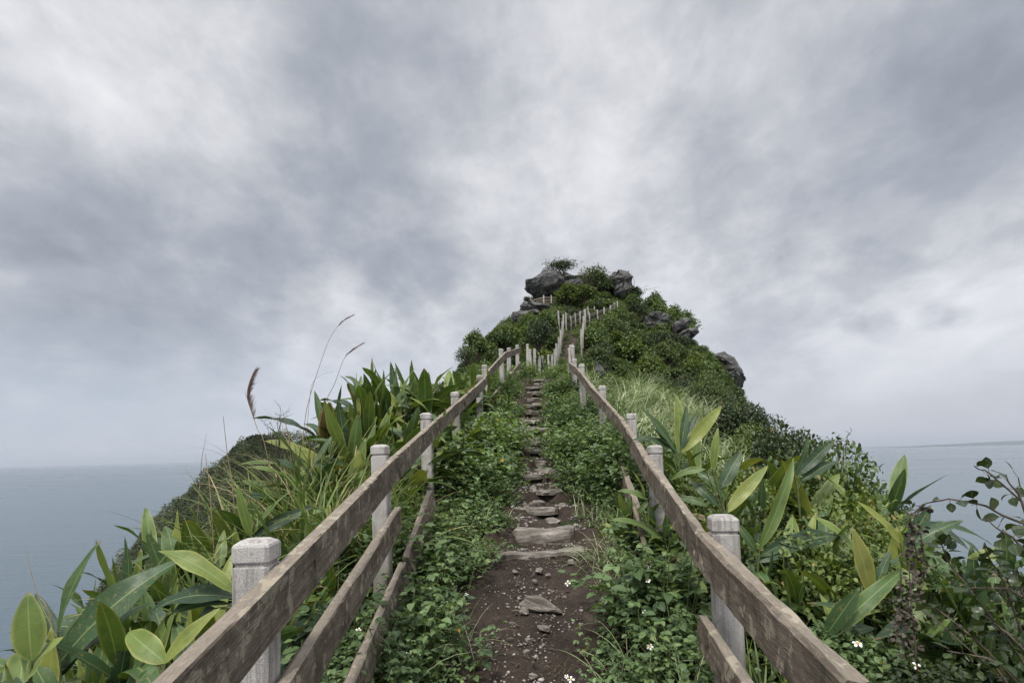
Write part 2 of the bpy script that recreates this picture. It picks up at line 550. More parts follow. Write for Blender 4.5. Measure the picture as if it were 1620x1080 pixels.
# dark coastal rock
m, t = new_mat('dark_rock')
pos = t.n('ShaderNodeTexCoord').outputs['Object']
strat = t.noise(t.mapping(pos, rot=(R(8), R(6), 0), scale=(.5, .5, 3.2)), 1.1, 7, .66, .5)
nz = t.noise(pos, 1.3, 9, .68, .6)
fine = t.noise(pos, 7, 6, .7)
col = t.ramp(nz, [(.28, (.040, .040, .041)), (.46, (.090, .088, .086)), (.60, (.17, .163, .155)), (.76, (.30, .285, .265))])
col = t.mix(t.math('MULTIPLY', t.rng(strat, .52, .64), .55), col, (.035, .033, .035))
col = t.mix(t.math('MULTIPLY', t.rng(fine, .58, .70), .5), col, (.27, .26, .235))
finish(t, col, .9, .25, bump=t.math('ADD', strat, t.math('MULTIPLY', fine, .5)), bstr=.9, bdist=.25)
M_ROCK = m

# pale worn step stone
m, t = new_mat('step_stone')
pos = t.n('ShaderNodeTexCoord').outputs['Object']
g = t.noise(t.mapping(pos, scale=(2.5, 5, 12)), 1.4, 8, .68, .6)
f2 = t.noise(pos, 55, 4, .7)
col = t.ramp(g, [(.3, (.055, .045, .036)), (.46, (.155, .135, .112)), (.6, (.29, .262, .228)), (.8, (.43, .40, .355))])
col = t.mix(t.math('MULTIPLY', t.rng(f2, .55, .7), .4), col, (.10, .085, .07))
finish(t, col, .88, .3, bump=t.math('ADD', g, t.math('MULTIPLY', f2, .25)), bstr=.8, bdist=.03)
M_STONE = m

M_PEBBLE = plain('pebble', [(.3, (.13, .11, .095)), (.55, (.30, .265, .24)), (.75, (.50, .46, .43))], 9, .85)

# trodden soil
m, t = new_mat('path_soil')
pos = t.n('ShaderNodeTexCoord').outputs['Object']
a1 = t.noise(pos, 2.6, 6, .62, .5); a2 = t.noise(pos, 38, 5, .72); a3 = t.noise(pos, 120, 3, .7)
col = t.ramp(a1, [(.3, (.022, .016, .012)), (.55, (.044, .032, .024)), (.75, (.090, .070, .055))])
col = t.mix(t.math('MULTIPLY', t.rng(a2, .55, .72), .5), col, (.17, .135, .11))
col = t.mix(t.math('MULTIPLY', t.rng(a2, .45, .32), .6), col, (.026, .018, .015))
col = t.mix(t.math('MULTIPLY', t.rng(a3, .62, .70), .55), col, (.33, .30, .27))
finish(t, col, .92, .2, bump=t.math('ADD', a2, t.math('MULTIPLY', a3, .5)), bstr=.9, bdist=.02)
M_SOIL = m

# hillside ground under the plants
m, t = new_mat('hillside_ground')
pos = t.n('ShaderNodeTexCoord').outputs['Object']
a1 = t.noise(pos, .8, 8, .7, .4); a2 = t.noise(pos, 14, 6, .7)
col = t.ramp(a1, [(.3, (.022, .030, .014)), (.52, (.040, .052, .022)), (.72, (.070, .066, .036))])
col = t.mix(t.math('MULTIPLY', t.rng(a2, .5, .65), .5), col, (.085, .11, .035))
finish(t, col, .95, .15, bump=a2, bstr=1.0, bdist=.08)
M_GROUND = m

m, t = new_mat('far_hillside')
pos = t.n('ShaderNodeTexCoord').outputs['Object']
a1 = t.noise(pos, .16, 8, .72, .5); a2 = t.noise(pos, .9, 7, .7)
col = t.ramp(a1, [(.3, (.022, .032, .016)), (.5, (.040, .055, .024)), (.62, (.075, .075, .045)), (.74, (.11, .10, .075))])
col = t.mix(t.math('MULTIPLY', t.rng(a2, .5, .65), .45), col, (.070, .088, .038))
finish(t, col, .95, .15, bump=a2, bstr=1.0, bdist=1.0)
M_FARHILL = m

m, t = new_mat('distant_coast')
finish(t, (.05, .07, .06), .95, .1)
M_COAST = m

# sea
m, t = new_mat('sea_water')
pos = t.n('ShaderNodeTexCoord').outputs['Object']
w1 = t.noise(t.mapping(pos, rot=(0, 0, R(20)), scale=(.5, 1.0, 1)), .20, 8, .62, .3)
w2 = t.noise(t.mapping(pos, rot=(0, 0, R(-12)), scale=(.3, 1.0, 1)), .035, 5, .6, .4)
w3 = t.noise(t.mapping(pos, rot=(0, 0, R(5)), scale=(.35, 1.0, 1)), .0016, 4, .5, .3)
sepo = t.n('ShaderNodeSeparateXYZ', i0=pos)
col = t.mix(t.rng(w3, .35, .65), (.050, .085, .105), (.085, .120, .140))
foam = t.math('MULTIPLY', t.rng(t.noise(t.mapping(pos, scale=(.35, 1, 1)), .11, 3, .7), .765, .80), t.rng(w3, .3, .7))
col = t.mix(foam, col, (.75, .78, .80))
hgt = t.math('ADD', t.math('MULTIPLY', w1, .7), t.math('MULTIPLY', w2, 2.2))
finish(t, col, t.rng(w3, .3, .7, .20, .30), .5, bump=hgt, bstr=.6, bdist=1.8)
M_SEA = m


# ------------------------------------------------------------------ terrain
SPY = np.array([-40, -15, 0, 1.85, 2.6, 4.0, 4.8, 6.15, 7.0, 8.3, 9.4, 10.45, 11.6, 12.6, 13.7, 14.75, 16, 17, 18, 19, 20.5, 22, 25, 28, 31, 34, 36, 40, 45, 50, 53, 57, 65, 80, 110, 160, 220.])
SPZ = np.array([-12, -4, -1.68, -1.47, -1.40, -1.16, -1.00, -.70, -.55, -.18, .06, .36, .72, .98, 1.3, 1.62, 1.98, 2.2, 2.48, 2.68, 2.92, 3.02, 3.3, 3.9, 5.0, 6.7, 8.1, 9.3, 10.9, 13.9, 15.2, 14.2, 8, -4, -30, -75, -110.])
SXY = np.array([-40, 0, 5, 9, 13, 16, 19, 22, 25, 28, 31, 34, 36, 40, 45, 50, 53, 65, 100, 220.])
SXX = np.array([-4, .05, .2, .35, .5, .75, 1.1, 1.6, 2.2, 2.8, 3.4, 3.9, 4.2, 4.8, 5.8, 7.0, 7.5, 9, 12, 20.])


def spine_x(y): return np.interp(y, SXY, SXX)
def path_z(y): return np.interp(y, SPY, SPZ)


def terrain(x, y, bumps=True):
    x, y = np.asarray(x, float), np.asarray(y, float)
    d = x - spine_x(y)
    wl = np.interp(y, [0, 36, 44, 54, 62], [1.15, 1.3, 3.2, 4.2, 2.0])
    dd = np.maximum(np.abs(d) - wl, 0)
    I = lambda xs, ys: np.interp(y, xs, ys)
    s1 = np.where(d < 0, I([0, 8, 12, 20, 32, 45, 60], [.36, .34, .32, .20, .20, .28, .6]), I([0, 6, 12, 25, 40, 60], [.34, .28, .25, .24, .32, .5]))
    tt = np.where(d < 0, I([0, 8, 20, 32, 50, 60], [1.6, 2.2, 2.4, 3.4, 3.8, 3]), I([0, 6, 12, 20, 30, 38, 44, 50, 60], [1.8, 2.4, 4.0, 5.5, 7.0, 8.6, 7.6, 5, 4]))
    s2 = np.where(d < 0, 1.15, I([0, 18, 26], [1.15, 1.2, 1.9]))
    e = np.maximum(dd - tt, 0)
    drop = s1 * dd + (s2 - s1) * (np.sqrt(e * e + .25) - .5) + .010 * np.minimum(e, 40) ** 2
    z = path_z(y) - drop
    if bumps:
        k = np.clip(dd / 2.0, 0, 1)
        z = z + k * (.22 * fbm(x * .6, y * .6, seed=3) + np.clip(dd / 12, 0, 1) * 1.2 * fbm(x * .18, y * .18, seed=9))
    z = z - .05 * (np.abs(d) < .7) + .03 * fbm(x * 2.2, y * 2.2, seed=5)
    return np.maximum(z, -112)


def tz(x, y): return float(terrain(x, y))


def graded(lo, hi, c0, c1, fine, grow):
    """coordinates: fine between c0 and c1, growing outside"""
    a = list(np.arange(c0, c1, fine))
    st, x = fine, c1
    while x < hi: a.append(x); st *= grow; x += st
    a.append(hi)
    st, x = fine, c0 - fine
    b = []
    while x > lo: b.append(x); st *= grow; x -= st
    b.append(lo)
    return np.array(sorted(set(b)) + a)


def grid_mesh(name, X, Y, Z, mat):
    ny, nx = X.shape
    mb = MB()
    idx = np.arange(nx * ny).reshape(ny, nx)
    q = np.stack([idx[:-1, :-1], idx[:-1, 1:], idx[1:, 1:], idx[1:, :-1]], -1).reshape(-1, 4)
    mb.add(np.stack([X, Y, Z], -1).reshape(-1, 3), quads=q)
    return mb.build(name, mat)


gx, gy = np.meshgrid(graded(-150, 170, -5, 7, .14, 1.05), graded(-35, 215, -1, 22, .14, 1.035))
kind(grid_mesh('terrain', gx, gy, terrain(gx, gy), M_GROUND), 'structure')

# headland across the small bay
hx, hy = np.meshgrid(np.linspace(-260, -2, 190), np.linspace(62, 230, 120))
prof = np.interp(hx, [-260, -190, -150, -112, -86, -83, -80, -73.5, -67, -61, -57, -53.5, -50, -44, -30, -2],
                 [-135, -125, -122, -118, -100, -40, -24.5, -13.5, -7.5, -2.2, 2.4, 4.6, 4.2, 3.0, 0, -3])
hz = prof - .95 * np.maximum(np.abs(hy - 112 - .1 * (hx + 54)) - 2, 0) ** .97 + 3.0 * fbm(hx * .09, hy * .09, seed=21, o=5) * np.clip(np.abs(hy - 112) / 10, .12, 1) + .5 * fbm(hx * .5, hy * .5, seed=31)
kind(grid_mesh('hill', hx, hy, hz, M_FARHILL), 'structure')


def hill_z(x, y):
    i = np.clip((x + 260) / 258 * 189, 0, 188.99); j = np.clip((y - 62) / 168 * 119, 0, 118.99)
    i0, j0 = i.astype(int), j.astype(int); a, b = i - i0, j - j0
    return (hz[j0, i0] * (1 - a) * (1 - b) + hz[j0, i0 + 1] * a * (1 - b) + hz[j0 + 1, i0] * (1 - a) * b + hz[j0 + 1, i0 + 1] * a * b)


# sea, reaching the horizon
SEA = -100.0
mb = MB()
mb.add([(-60000, -20000, SEA), (60000, -20000, SEA), (60000, 70000, SEA), (-60000, 70000, SEA)], quads=[(0, 1, 2, 3)])
kind(mb.build('sea', M_SEA, smooth=False), 'structure')
# low coast on the horizon
cx_ = np.linspace(0, 1, 60)
mb = MB(); V = []
for i, f in enumerate(cx_):
    px = 1440 + f * 420
    b_ = P(px, 700, 16000); hgt = 15 + 240 * (max(0, (f - .05)) ** 1.1) * (1 + .35 * float(fbm(f * 9, 2.0, seed=4))) * (1 if f < .8 else 1)
    for k_, (yo, zf) in enumerate(((0, 0), (900, .55), (2200, 1), (5000, 0))):
        V.append((b_.x + yo * .3, b_.y + yo, SEA - 5 + (hgt + 5) * zf))
q = [(i * 4 + k_, i * 4 + 4 + k_, i * 4 + 5 + k_, i * 4 + 1 + k_) for i in range(59) for k_ in range(3)]
mb.add(V, quads=q)
kind(mb.build('distant_coast', M_COAST), 'structure')

# ------------------------------------------------------------------ path with worn steps
PCY = np.array([1, 3, 4.5, 5.2, 6.5, 8, 10, 13, 16, 18, 20, 23, 26, 30, 36])
PCX = np.array([.0, .05, .17, .30, .37, .38, .42, .50, .72, .90, 1.15, 1.7, 2.3, 3.1, 4.1])
PHW = np.array([.33, .34, .50, .44, .36, .29, .28, .29, .27, .24, .25, .22, .22, .22, .22])
STEPS = [5.05, 5.45, 6.25, 6.9, 7.6, 8.3, 9.0, 9.75, 10.5, 11.3, 12.1, 12.9, 13.7, 14.5, 15.4, 16.3, 17.2]


def pcx(y): return np.interp(y, PCY, PCX)


_e = [1.0] + STEPS + [18.3]


def tread_z(y):
    y = np.asarray(y, float)
    z = path_z(y)
    out = z.copy()
    for a, b in zip(_e[1:-1], _e[2:]):
        mm = (y >= a) & (y < b)
        fl = path_z(b - .02) * .62 + path_z(a) * .38
        out[mm] = (fl + (z[mm] - fl) * .35)
    return out


py_ = np.concatenate([np.arange(-.5, 18.3, .035), np.arange(18.3, 36, .2)])
pu = np.linspace(-1, 1, 41)
PXg = pcx(py_)[:, None] + pu[None] * (np.interp(py_, PCY, PHW) + .22)[:, None]
PYg = np.repeat(py_[:, None], 41, 1)
PZg = tread_z(py_)[:, None] + .045 * fbm(PXg * 3, PYg * 3, seed=40) + .03 * fbm(PXg * 9, PYg * 9, seed=41, o=5) - .02
PZg = PZg + np.where(np.abs(pu) > .6, .04, 0)[None] * ((np.abs(pu) - .6) / .4)[None] - np.where(np.abs(pu) > .96, .22, 0)[None]
kind(grid_mesh('path', PXg, PYg, PZg, M_SOIL), 'structure')


def rock_mesh(seed, sx, sy, sz, sub=3, rough=.22, cuts=7, flat=.0):
    r = np.random.default_rng(seed)
    bm = bmesh.new()
    bmesh.ops.create_icosphere(bm, subdivisions=sub, radius=1)
    V = np.array([v.co[:] for v in bm.verts]); F = np.array([[v.index for v in f.verts] for f in bm.faces]); bm.free()
    for _ in range(cuts):
        n = nrm(r.normal(0, 1, 3)); dd = r.uniform(.45, .8)
        k = V @ n - dd
        V = V - np.maximum(k, 0)[:, None] * n[None] * .93
    if flat:
        V[:, 2] = np.where(V[:, 2] > flat, flat + (V[:, 2] - flat) * .12, V[:, 2])
    V = V * (1 + rough * fbm(V[:, 0] * 1.7 + seed, V[:, 1] * 1.7, V[:, 2] * 1.7, 5, seed))[:, None]
    return V * np.array([sx, sy, sz]), F


def add_rock(name, label, loc, size, seed, mat, rot=(0, 0, 0), sub=3, cat='stone', group=None, flat=0., rough=.22):
    mb = MB(); V, F = rock_mesh(seed, *size, sub=sub, flat=flat, rough=rough)
    mb.add(V, tris=F)
    o = mb.build(name, mat, smooth=False)
    o.location = loc; o.rotation_euler = rot
    return tag(o, label, cat, group)


def step_mesh(seed, L, W, H):
    """long worn slab: lofted cross-section, chipped"""
    r = np.random.default_rng(seed)
    n = 30
    sec = [(-.5, -.5), (-.53, 0), (-.5, .36), (-.42, .5), (-.1, .52), (.3, .5), (.5, .45), (.5, -.5)]
    k = len(sec); V = []
    for i in range(n + 1):
        f = i / n
        end = min(1, min(f, 1 - f) * 9 + .35)
        x = (f - .5) * L
        for j, (a, b) in enumerate(sec):
            nz_ = float(fbm(x * 7, j * 3.1 + seed, seed * 1.7, 4, seed))
            V.append((x, a * W * (end ** .5) * (1 + .2 * nz_) + .05 * float(fbm(x * 3, seed, 1, 3, seed)) , b * H * (1 + .28 * nz_) * end ** .3 + .03 * float(fbm(x * 2, seed + 5, 1, 3, seed))))
    q = [(i * k + j, i * k + (j + 1) % k, (i + 1) * k + (j + 1) % k, (i + 1) * k + j) for i in range(n) for j in range(k)]
    mb = MB(); mb.add(V, quads=q)
    mb.add([V[j] for j in range(k)] + [tuple(np.mean(V[:k], 0))], tris=[((j + 1) % k, j, k) for j in range(k)])
    mb.add([V[n * k + j] for j in range(k)] + [tuple(np.mean(V[n * k:], 0))], tris=[(j, (j + 1) % k, k) for j in range(k)])
    return mb


ORD = ['lowest', 'second', 'third', 'fourth', 'fifth', 'sixth', 'seventh', 'eighth', 'ninth', 'tenth', 'eleventh', 'twelfth', 'thirteenth', 'fourteenth', 'fifteenth', 'sixteenth', 'highest']
for i, y in enumerate(STEPS):
    L = (.80, .62, .55, .34)[i] if i < 4 else random.uniform(.16, .46)
    H = (.075, .17)[i] if i < 2 else random.uniform(.06, .11)
    Wd = (.16, .34)[i] if i < 2 else random.uniform(.14, .24)
    o = step_mesh(60 + i, L, Wd, H).build('stone_step', M_STONE, smooth=False)
    zt = float(tread_z(np.array([y + .12]))[0])
    off = (-.03, -.02)[i] if i < 2 else random.uniform(-.13, .13)
    o.location = (float(pcx(y)) + off, y + Wd * .3, zt - H * (.42 if i < 2 else random.uniform(.45, .75)) + (.0 if i else -.02))
    o.rotation_euler = (R(random.uniform(-4, 4)), R(random.uniform(-2.5, 2.5)), R((0, -6)[i] if i < 2 else random.uniform(-32, 32)))
    tag(o, ('narrow pale stone slab edging the lowest step of the path' if i == 0 else 'thick grey weathered stone block forming the second step' if i == 1
            else f'worn stone edge of the {ORD[i]} step up the dirt path'), 'step', 'worn stone steps up the path')

# loose stones
for k, (px, py, Y, s, lab) in enumerate((
        (853, 922, 4.05, .115, 'largest pale loose stone lying on the dirt path'), (829, 930, 4.0, .05, 'small upright stone left of the largest loose stone'),
        (860, 962, 3.75, .05, 'angular pale stone on bare soil below the largest loose stone'), (836, 978, 3.6, .035, 'small flat pebble on the middle of the dirt path'),
        (853, 885, 4.7, .05, 'pale stone just below the narrow slab step'), (868, 891, 4.6, .035, 'small pale stone beside another below the slab step'),
        (905, 872, 4.85, .05, 'pale stone at the grassy end of the slab step'), (815, 884, 4.7, .03, 'small brownish stone at the weedy end of the slab step'),
        (845, 893, 4.5, .028, 'small round pebble on soil between the slab step and loose stone'), (980, 762, 6.9, .10, 'rounded grey stone in grass beside the fourth step'),
        (842, 1028, 3.2, .03, 'small pale pebble near the dry grass tuft'), (775, 1075, 3.1, .03, 'pale pebble near the path bottom beside the leafy weeds'))):
    p = P(px, py, Y); y = p.y; x = p.x
    z = float(tread_z(np.array([y]))[0])
    sz = (s * 1.5, s * .8, s * .6) if k == 0 else (s, s * .8, s * .55)
    add_rock('loose_stone', lab, (x, y, z + s * .2), sz, 300 + k, M_STONE, (random.uniform(-.2, .2), .2, random.uniform(-.7, .3)), 3, group='loose stones on the path')

rs_ = random.Random(8)
for i in range(2, 13):
    y = STEPS[i]
    for k, w_ in enumerate(('uphill', 'downhill')[:1 + (i < 9)]):
        yy = y + (.30 if k == 0 else -.22) + rs_.uniform(-.06, .06); x = float(pcx(yy)) + rs_.uniform(-.24, .24)
        s_ = rs_.uniform(.07, .15)
        add_rock('bedded_stone', f'rough stone bedded in the soil just {w_} of the {ORD[i]} step', (x, yy, float(tread_z(np.array([yy]))[0]) - s_ * .12), (s_ * rs_.uniform(.9, 1.5), s_ * .8, s_ * .38), 700 + i * 3 + k, M_STONE, (rs_.uniform(-.15, .15), rs_.uniform(-.15, .15), rs_.uniform(-1, 1)), 3, group='stones bedded in the path')

# gravel crumbs
mb = MB()
n = 5200
gyv = 2.4 + 15.5 * rng.random(n) ** 1.3; gw = np.interp(gyv, PCY, PHW)
gxv = pcx(gyv) + rng.normal(0, .55, n) * gw
c_ = fbm(gxv * 3, gyv * 3, seed=77) > -.15
gxv, gyv = gxv[c_], gyv[c_]
V0, F0 = rock_mesh(5, 1, 1, .7, sub=1, cuts=3)
th = rng.uniform(0, 6.28, len(gxv)); sc = rng.gamma(1.5, .0032, len(gxv)) * np.where(gyv > 5.5, 1.9, .85) + .003
Mx = np.zeros((len(gxv), 3, 3)); Mx[:, 0, 0] = np.cos(th) * sc; Mx[:, 0, 1] = -np.sin(th) * sc; Mx[:, 1, 0] = np.sin(th) * sc; Mx[:, 1, 1] = np.cos(th) * sc; Mx[:, 2, 2] = sc
zz_ = tread_z(gyv) + .045 * fbm(gxv * 3, gyv * 3, seed=40) - .015
mb.inst((V0, F0, np.zeros((len(V0), 2))), Mx, np.stack([gxv, gyv, zz_], -1), rng.random(len(gxv)))
kind(mb.build('gravel', M_PEBBLE, smooth=False), 'stuff')

# dead leaves and straw lying on the soil
mb = MB(); n = 1300
ly = 2.3 + 14 * rng.random(n) ** 1.3; lx = pcx(ly) + rng.normal(0, .62, n) * np.interp(ly, PCY, PHW)
lz = tread_z(ly) + .045 * fbm(lx * 3, ly * 3, seed=40) + .002
for tp_, a_, b_, k0 in ((OVAL[1], .010, .028, 0), (LONGL[0], .02, .075, 1)):
    s_ = np.arange(n) % 2 == k0; m_ = int(s_.sum())
    mb.inst(tp_, frames(nrm(rng.normal(0, 1, (m_, 3)) * [1, 1, .12]), nrm(rng.normal(0, .3, (m_, 3)) + [0, 0, 1])) * rng.uniform(a_, b_, m_)[:, None, None], np.stack([lx, ly, lz], -1)[s_], rng.random(m_))
kind(mb.build('leaf_litter', M_DEAD), 'stuff')

# ------------------------------------------------------------------ fences
PH, PW = 1.15, .061
ROOT = .45


def ring(z, h, c):
    """square section with cut corners"""
    return [(h - c, -h, z), (h, -h + c, z), (h, h - c, z), (h - c, h, z), (-h + c, h, z), (-h, h - c, z), (-h, -h + c, z), (-h + c, -h, z)]


def stack(secs, seed=0):
    mb = MB(); V = []
    for s_ in secs: V += ring(*s_)
    q = [(i * 8 + j, i * 8 + (j + 1) % 8, (i + 1) * 8 + (j + 1) % 8, (i + 1) * 8 + j) for i in range(len(secs) - 1) for j in range(8)]
    V = np.array(V)
    V = V + .0016 * np.stack([vnoise(V[:, 0] * 40, V[:, 1] * 40, V[:, 2] * 9, seed + k_) for k_ in range(3)], -1)
    mb.add(V, quads=q)
    n = len(secs)
    mb.add(V[(n - 1) * 8:].tolist() + [tuple(V[(n - 1) * 8:].mean(0) + np.array([0, 0, .003]))], tris=[(j, (j + 1) % 8, 8) for j in range(8)])
    mb.add(V[:8].tolist() + [tuple(V[:8].mean(0))], tris=[((j + 1) % 8, j, 8) for j in range(8)])
    return mb


zs = np.linspace(-ROOT, PH - .088, 12)
SHAFT = stack([(z, PW, .011) for z in zs] + [(PH - .086, PW - .007, .010), (PH - .074, PW - .007, .010)], 1).mesh('post', M_POST, False)
CAP = stack([(PH - .0735, PW - .002, .010), (PH - .068, PW + .001, .011), (PH - .020, PW + .001, .012), (PH - .012, PW - .003, .013), (PH, PW - .018, .018)], 2).mesh('cap', M_POST, False)


def add_post(fence, p_top, w_=1.0, tilt=(0, 0), rz=0.):
    loc = Vector(p_top) - Vector((0, 0, PH))
    o = link('post', SHAFT, fence); o.location = loc - fence.location
    o.rotation_euler = (tilt[0], tilt[1], rz); o.scale = (w_, w_, 1)
    c = link('cap', CAP, o)
    return o


def add_rail(fence, a, b, h=.182, th=.056, name='rail', holes=(), roll=0.0, broken=False, seed=0):
    """plank from a to b (top edge line, centre of thickness); local x runs along it"""
    a, b = Vector(a), Vector(b)
    d = b - a; L = d.length; d.normalize()
    up = Vector((0, 0, 1)); side = d.cross(up).normalized()
    n = side.cross(d).normalized()
    if roll:
        q = Matrix.Rotation(roll, 3, d); n = q @ n; side = q @ side
    bm = bmesh.new()
    nx = max(4, int(L / .05))
    sec = [(-th / 2 + .006, 0), (th / 2 - .006, 0), (th / 2, -.006), (th / 2, -h / 2), (th / 2, -h + .006), (th / 2 - .006, -h), (-th / 2 + .006, -h), (-th / 2, -h + .006), (-th / 2, -h / 2), (-th / 2, -.006)]
    rings = []
    for i in range(nx + 1):
        x = L * i / nx
        vs = []
        for j, (yy, z_) in enumerate(sec):
            xx = x
            if broken and i == nx: xx += .05 * math.sin(z_ * 40)
            wob = .0065 * float(vnoise(x * 2.3 + seed, j, seed)) + .003 * float(vnoise(x * 13, j * 2, seed))
            vs.append(bm.verts.new((xx, yy + wob, z_ + wob)))
        rings.append(vs)
    k = len(sec)
    for i in range(nx):
        for j in range(k):
            bm.faces.new((rings[i][j], rings[i + 1][j], rings[i + 1][(j + 1) % k], rings[i][(j + 1) % k]))
    bm.faces.new(rings[0]); bm.faces.new(list(reversed(rings[-1])))
    bmesh.ops.recalc_face_normals(bm, faces=bm.faces)
    me = bpy.data.meshes.new(name); bm.to_mesh(me); bm.free(); me.materials.append(M_RAIL)
    me.polygons.foreach_set('use_smooth', np.zeros(len(me.polygons), bool))
    o = link(name, me)
    if holes:
        bc = bmesh.new()
        for hx_, hz_ in holes:
            bmesh.ops.create_cone(bc, cap_ends=True, segments=14, radius1=.0155, radius2=.0155, depth=.05,
                                  matrix=Matrix.Translation((hx_, side_sign(fence) * th / 2, hz_)) @ Matrix.Rotation(R(90), 4, 'X') @ Matrix.Diagonal((1, 1.9, 1, 1)))
        mc = bpy.data.meshes.new('cut'); bc.to_mesh(mc); bc.free()
        oc = link('cut', mc)
        md = o.modifiers.new('b', 'BOOLEAN'); md.object = oc; md.operation = 'DIFFERENCE'; md.solver = 'EXACT'
        dg = bpy.context.evaluated_depsgraph_get()
        ne = bpy.data.meshes.new_from_object(o.evaluated_get(dg))
        o.modifiers.clear(); o.data = ne
        bpy.data.objects.remove(oc)
    M = Matrix((d, side, n)).transposed().to_4x4(); M.translation = a - fence.location
    o.parent = fence
    o.matrix_local = M
    return o


def side_sign(f): return f.get('_s', 1)


# near fence, left of the path:  (px, py of the post top centre, distance)
LP = [(407, 852, 1.88), (605, 703, 4.05), (676, 653, 6.15), (722, 620, 8.3), (757, 593, 10.45), (768, 577, 12.4), (794, 552, 14.6), (804, 550, 16.6), (818, 546, 18.7)]
RP = [(1143, 814, 2.62), (1037, 704, 4.85), (997, 654, 7.0), (951, 610, 9.4), (921, 576, 11.6), (907, 568, 13.9), (905, 547, 16.2), (900, 551, 18.3)]
lt = [P(*q) for q in LP]; rt = [P(*q) for q in RP]


def side_fence(name, label, tops, sgn, ext):
    f = thing(name, label, 'fence', tops[0] - Vector((0, 0, PH)))
    f['_s'] = -sgn
    dirs = [(tops[min(i + 1, len(tops) - 1)] - tops[max(i - 1, 0)]) for i in range(len(tops))]
    for i, p in enumerate(tops):
        rz = -math.atan2(dirs[i].x, dirs[i].y)
        add_post(f, p, 1.0, (R(random.uniform(-1.2, 1.2)), R(random.uniform(-1.3, 1.3))) if i else (0, 0), rz)
    att = []
    for i, p in enumerate(tops):
        dn = Vector((dirs[i].x, dirs[i].y, 0)).normalized()
        sd_ = Vector((dn.y, -dn.x, 0)) * (-sgn)     # towards the path
        att.append(p + sd_ * (PW + .033) - Vector((0, 0, .085)))
    pre = att[0] - (att[1] - att[0]) * ext
    if sgn > 0: pre = P(1352, 1078, 1.36)
    return f, [pre] + att


def cut(a, b, f): return a + (b - a) * f


f1, A = side_fence('plank_fence', 'brown plank fence on speckled concrete posts running up left of the path', lt, -1, 1.05)
# top rail: boards two bays long with a bolted joint
r0 = cut(A[0], A[1], 0)
L1 = (A[1] - A[0]).length
add_rail(f1, A[0], cut(A[1], A[2], .995), holes=[(L1 + .22, -.10), (L1 + (A[2] - A[1]).length - .09, -.09)], seed=1)
def bays(f, A, i0, sg=1):
    i = i0
    while i < len(A) - 1:
        a, b = A[i], A[i + 1]
        L = (b - a).length
        add_rail(f, a + (b - a).normalized() * .004, b - (b - a).normalized() * .004, holes=[(.06, -.10), (L - .07, -.10)] if i < 5 else (), seed=i + 3)
        i += 1
bays(f1, A, 2)
# second and third planks, the surviving ones
dz2 = Vector((0, 0, -.385)); dz3 = Vector((.03, 0, -.79))
add_rail(f1, A[0] + dz2, A[1] + (A[2] - A[1]) * 1.0 + dz2 + Vector((.015, .0, 0)), h=.165, seed=11, holes=[(L1 * 2 - .1, -.07)], broken=True)
add_rail(f1, A[0] + dz3 + Vector((0, 0, -.02)), A[2] + dz3 + Vector((.015, -.02, 0)), h=.16, seed=12, roll=R(-6))
add_rail(f1, A[2] + dz3 + Vector((.03, .03, .03)), A[2] + Vector((.10, 1.0, -.33)), h=.17, seed=13, roll=R(-10), broken=True)
add_rail(f1, A[6] + Vector((.04, .2, -.62)), A[9] + Vector((.0, 0, -.50)), h=.17, seed=14)
add_rail(f1, A[4] + Vector((.03, .0, -.62)), A[4] + Vector((.06, .9, -.33)), h=.17, seed=15, broken=True)

f2, B = side_fence('plank_fence', 'brown plank fence on speckled concrete posts running up right of the path', rt, 1, .62)
LB = (B[1] - B[0]).length
add_rail(f2, B[0], B[1] - (B[1] - B[0]).normalized() * .004, holes=[(LB - .07, -.10)], seed=21)
bays(f2, B, 1)
d_ = (B[1] - B[0]).normalized()
add_rail(f2, B[1] + Vector((-.01, -.02, -.40)) + (B[0] - B[1]) * 1.0, B[1] + Vector((-.01, .03, -.40)), h=.165, seed=22, holes=[(LB - .12, -.09)], broken=True)
add_rail(f2, B[1] + Vector((-.10, -.9, -.98)), B[1] + Vector((-.04, .12, -.80)), h=.15, seed=23, roll=R(12))
add_rail(f2, B[2] + Vector((-.04, .15, -.50)), B[3] + Vector((-.06, .0, -.50)), h=.17, seed=24, broken=True, roll=R(6))
pa = P(1026, 890, 4.3); pb = P(1003, 800, 4.75)
add_rail(f2, pb, pa, h=.06, th=.028, seed=25, roll=R(20), name='fallen_rail')

# the fence beyond the crest: posts only, planks gone
FL = [(834, 544, 20.5), (840, 552, 22), (845, 551, 23.3), (852, 564, 24.8), (859, 563, 26.2), (868, 561, 27.6), (872, 561, 28.8), (877, 552, 30), (880, 543, 31), (883, 534, 32), (886, 522, 33), (888, 508, 34), (890, 497, 35), (884, 491, 36.2)]
FR = [(901, 546, 20.5), (903, 545, 22.3), (919, 521, 31.5), (921, 511, 32.8), (922, 500, 34), (925, 489, 35.2)]
f3 = thing('post_line', 'line of bare pale posts bending left of the path beyond the crest', 'fence', P(*FL[0]) - Vector((0, 0, PH)))
for q in FL: add_post(f3, P(*q), .82, (R(random.uniform(-3, 3)), R(random.uniform(-3, 3))), random.uniform(-.3, .3))
f4 = thing('post_line', 'bare pale posts right of the path from crest to upper bend', 'fence', P(*FR[0]) - Vector((0, 0, PH)))
for q in FR: add_post(f4, P(*q), .82, (R(random.uniform(-3, 3)), R(random.uniform(-3, 3))), random.uniform(-.3, .3))
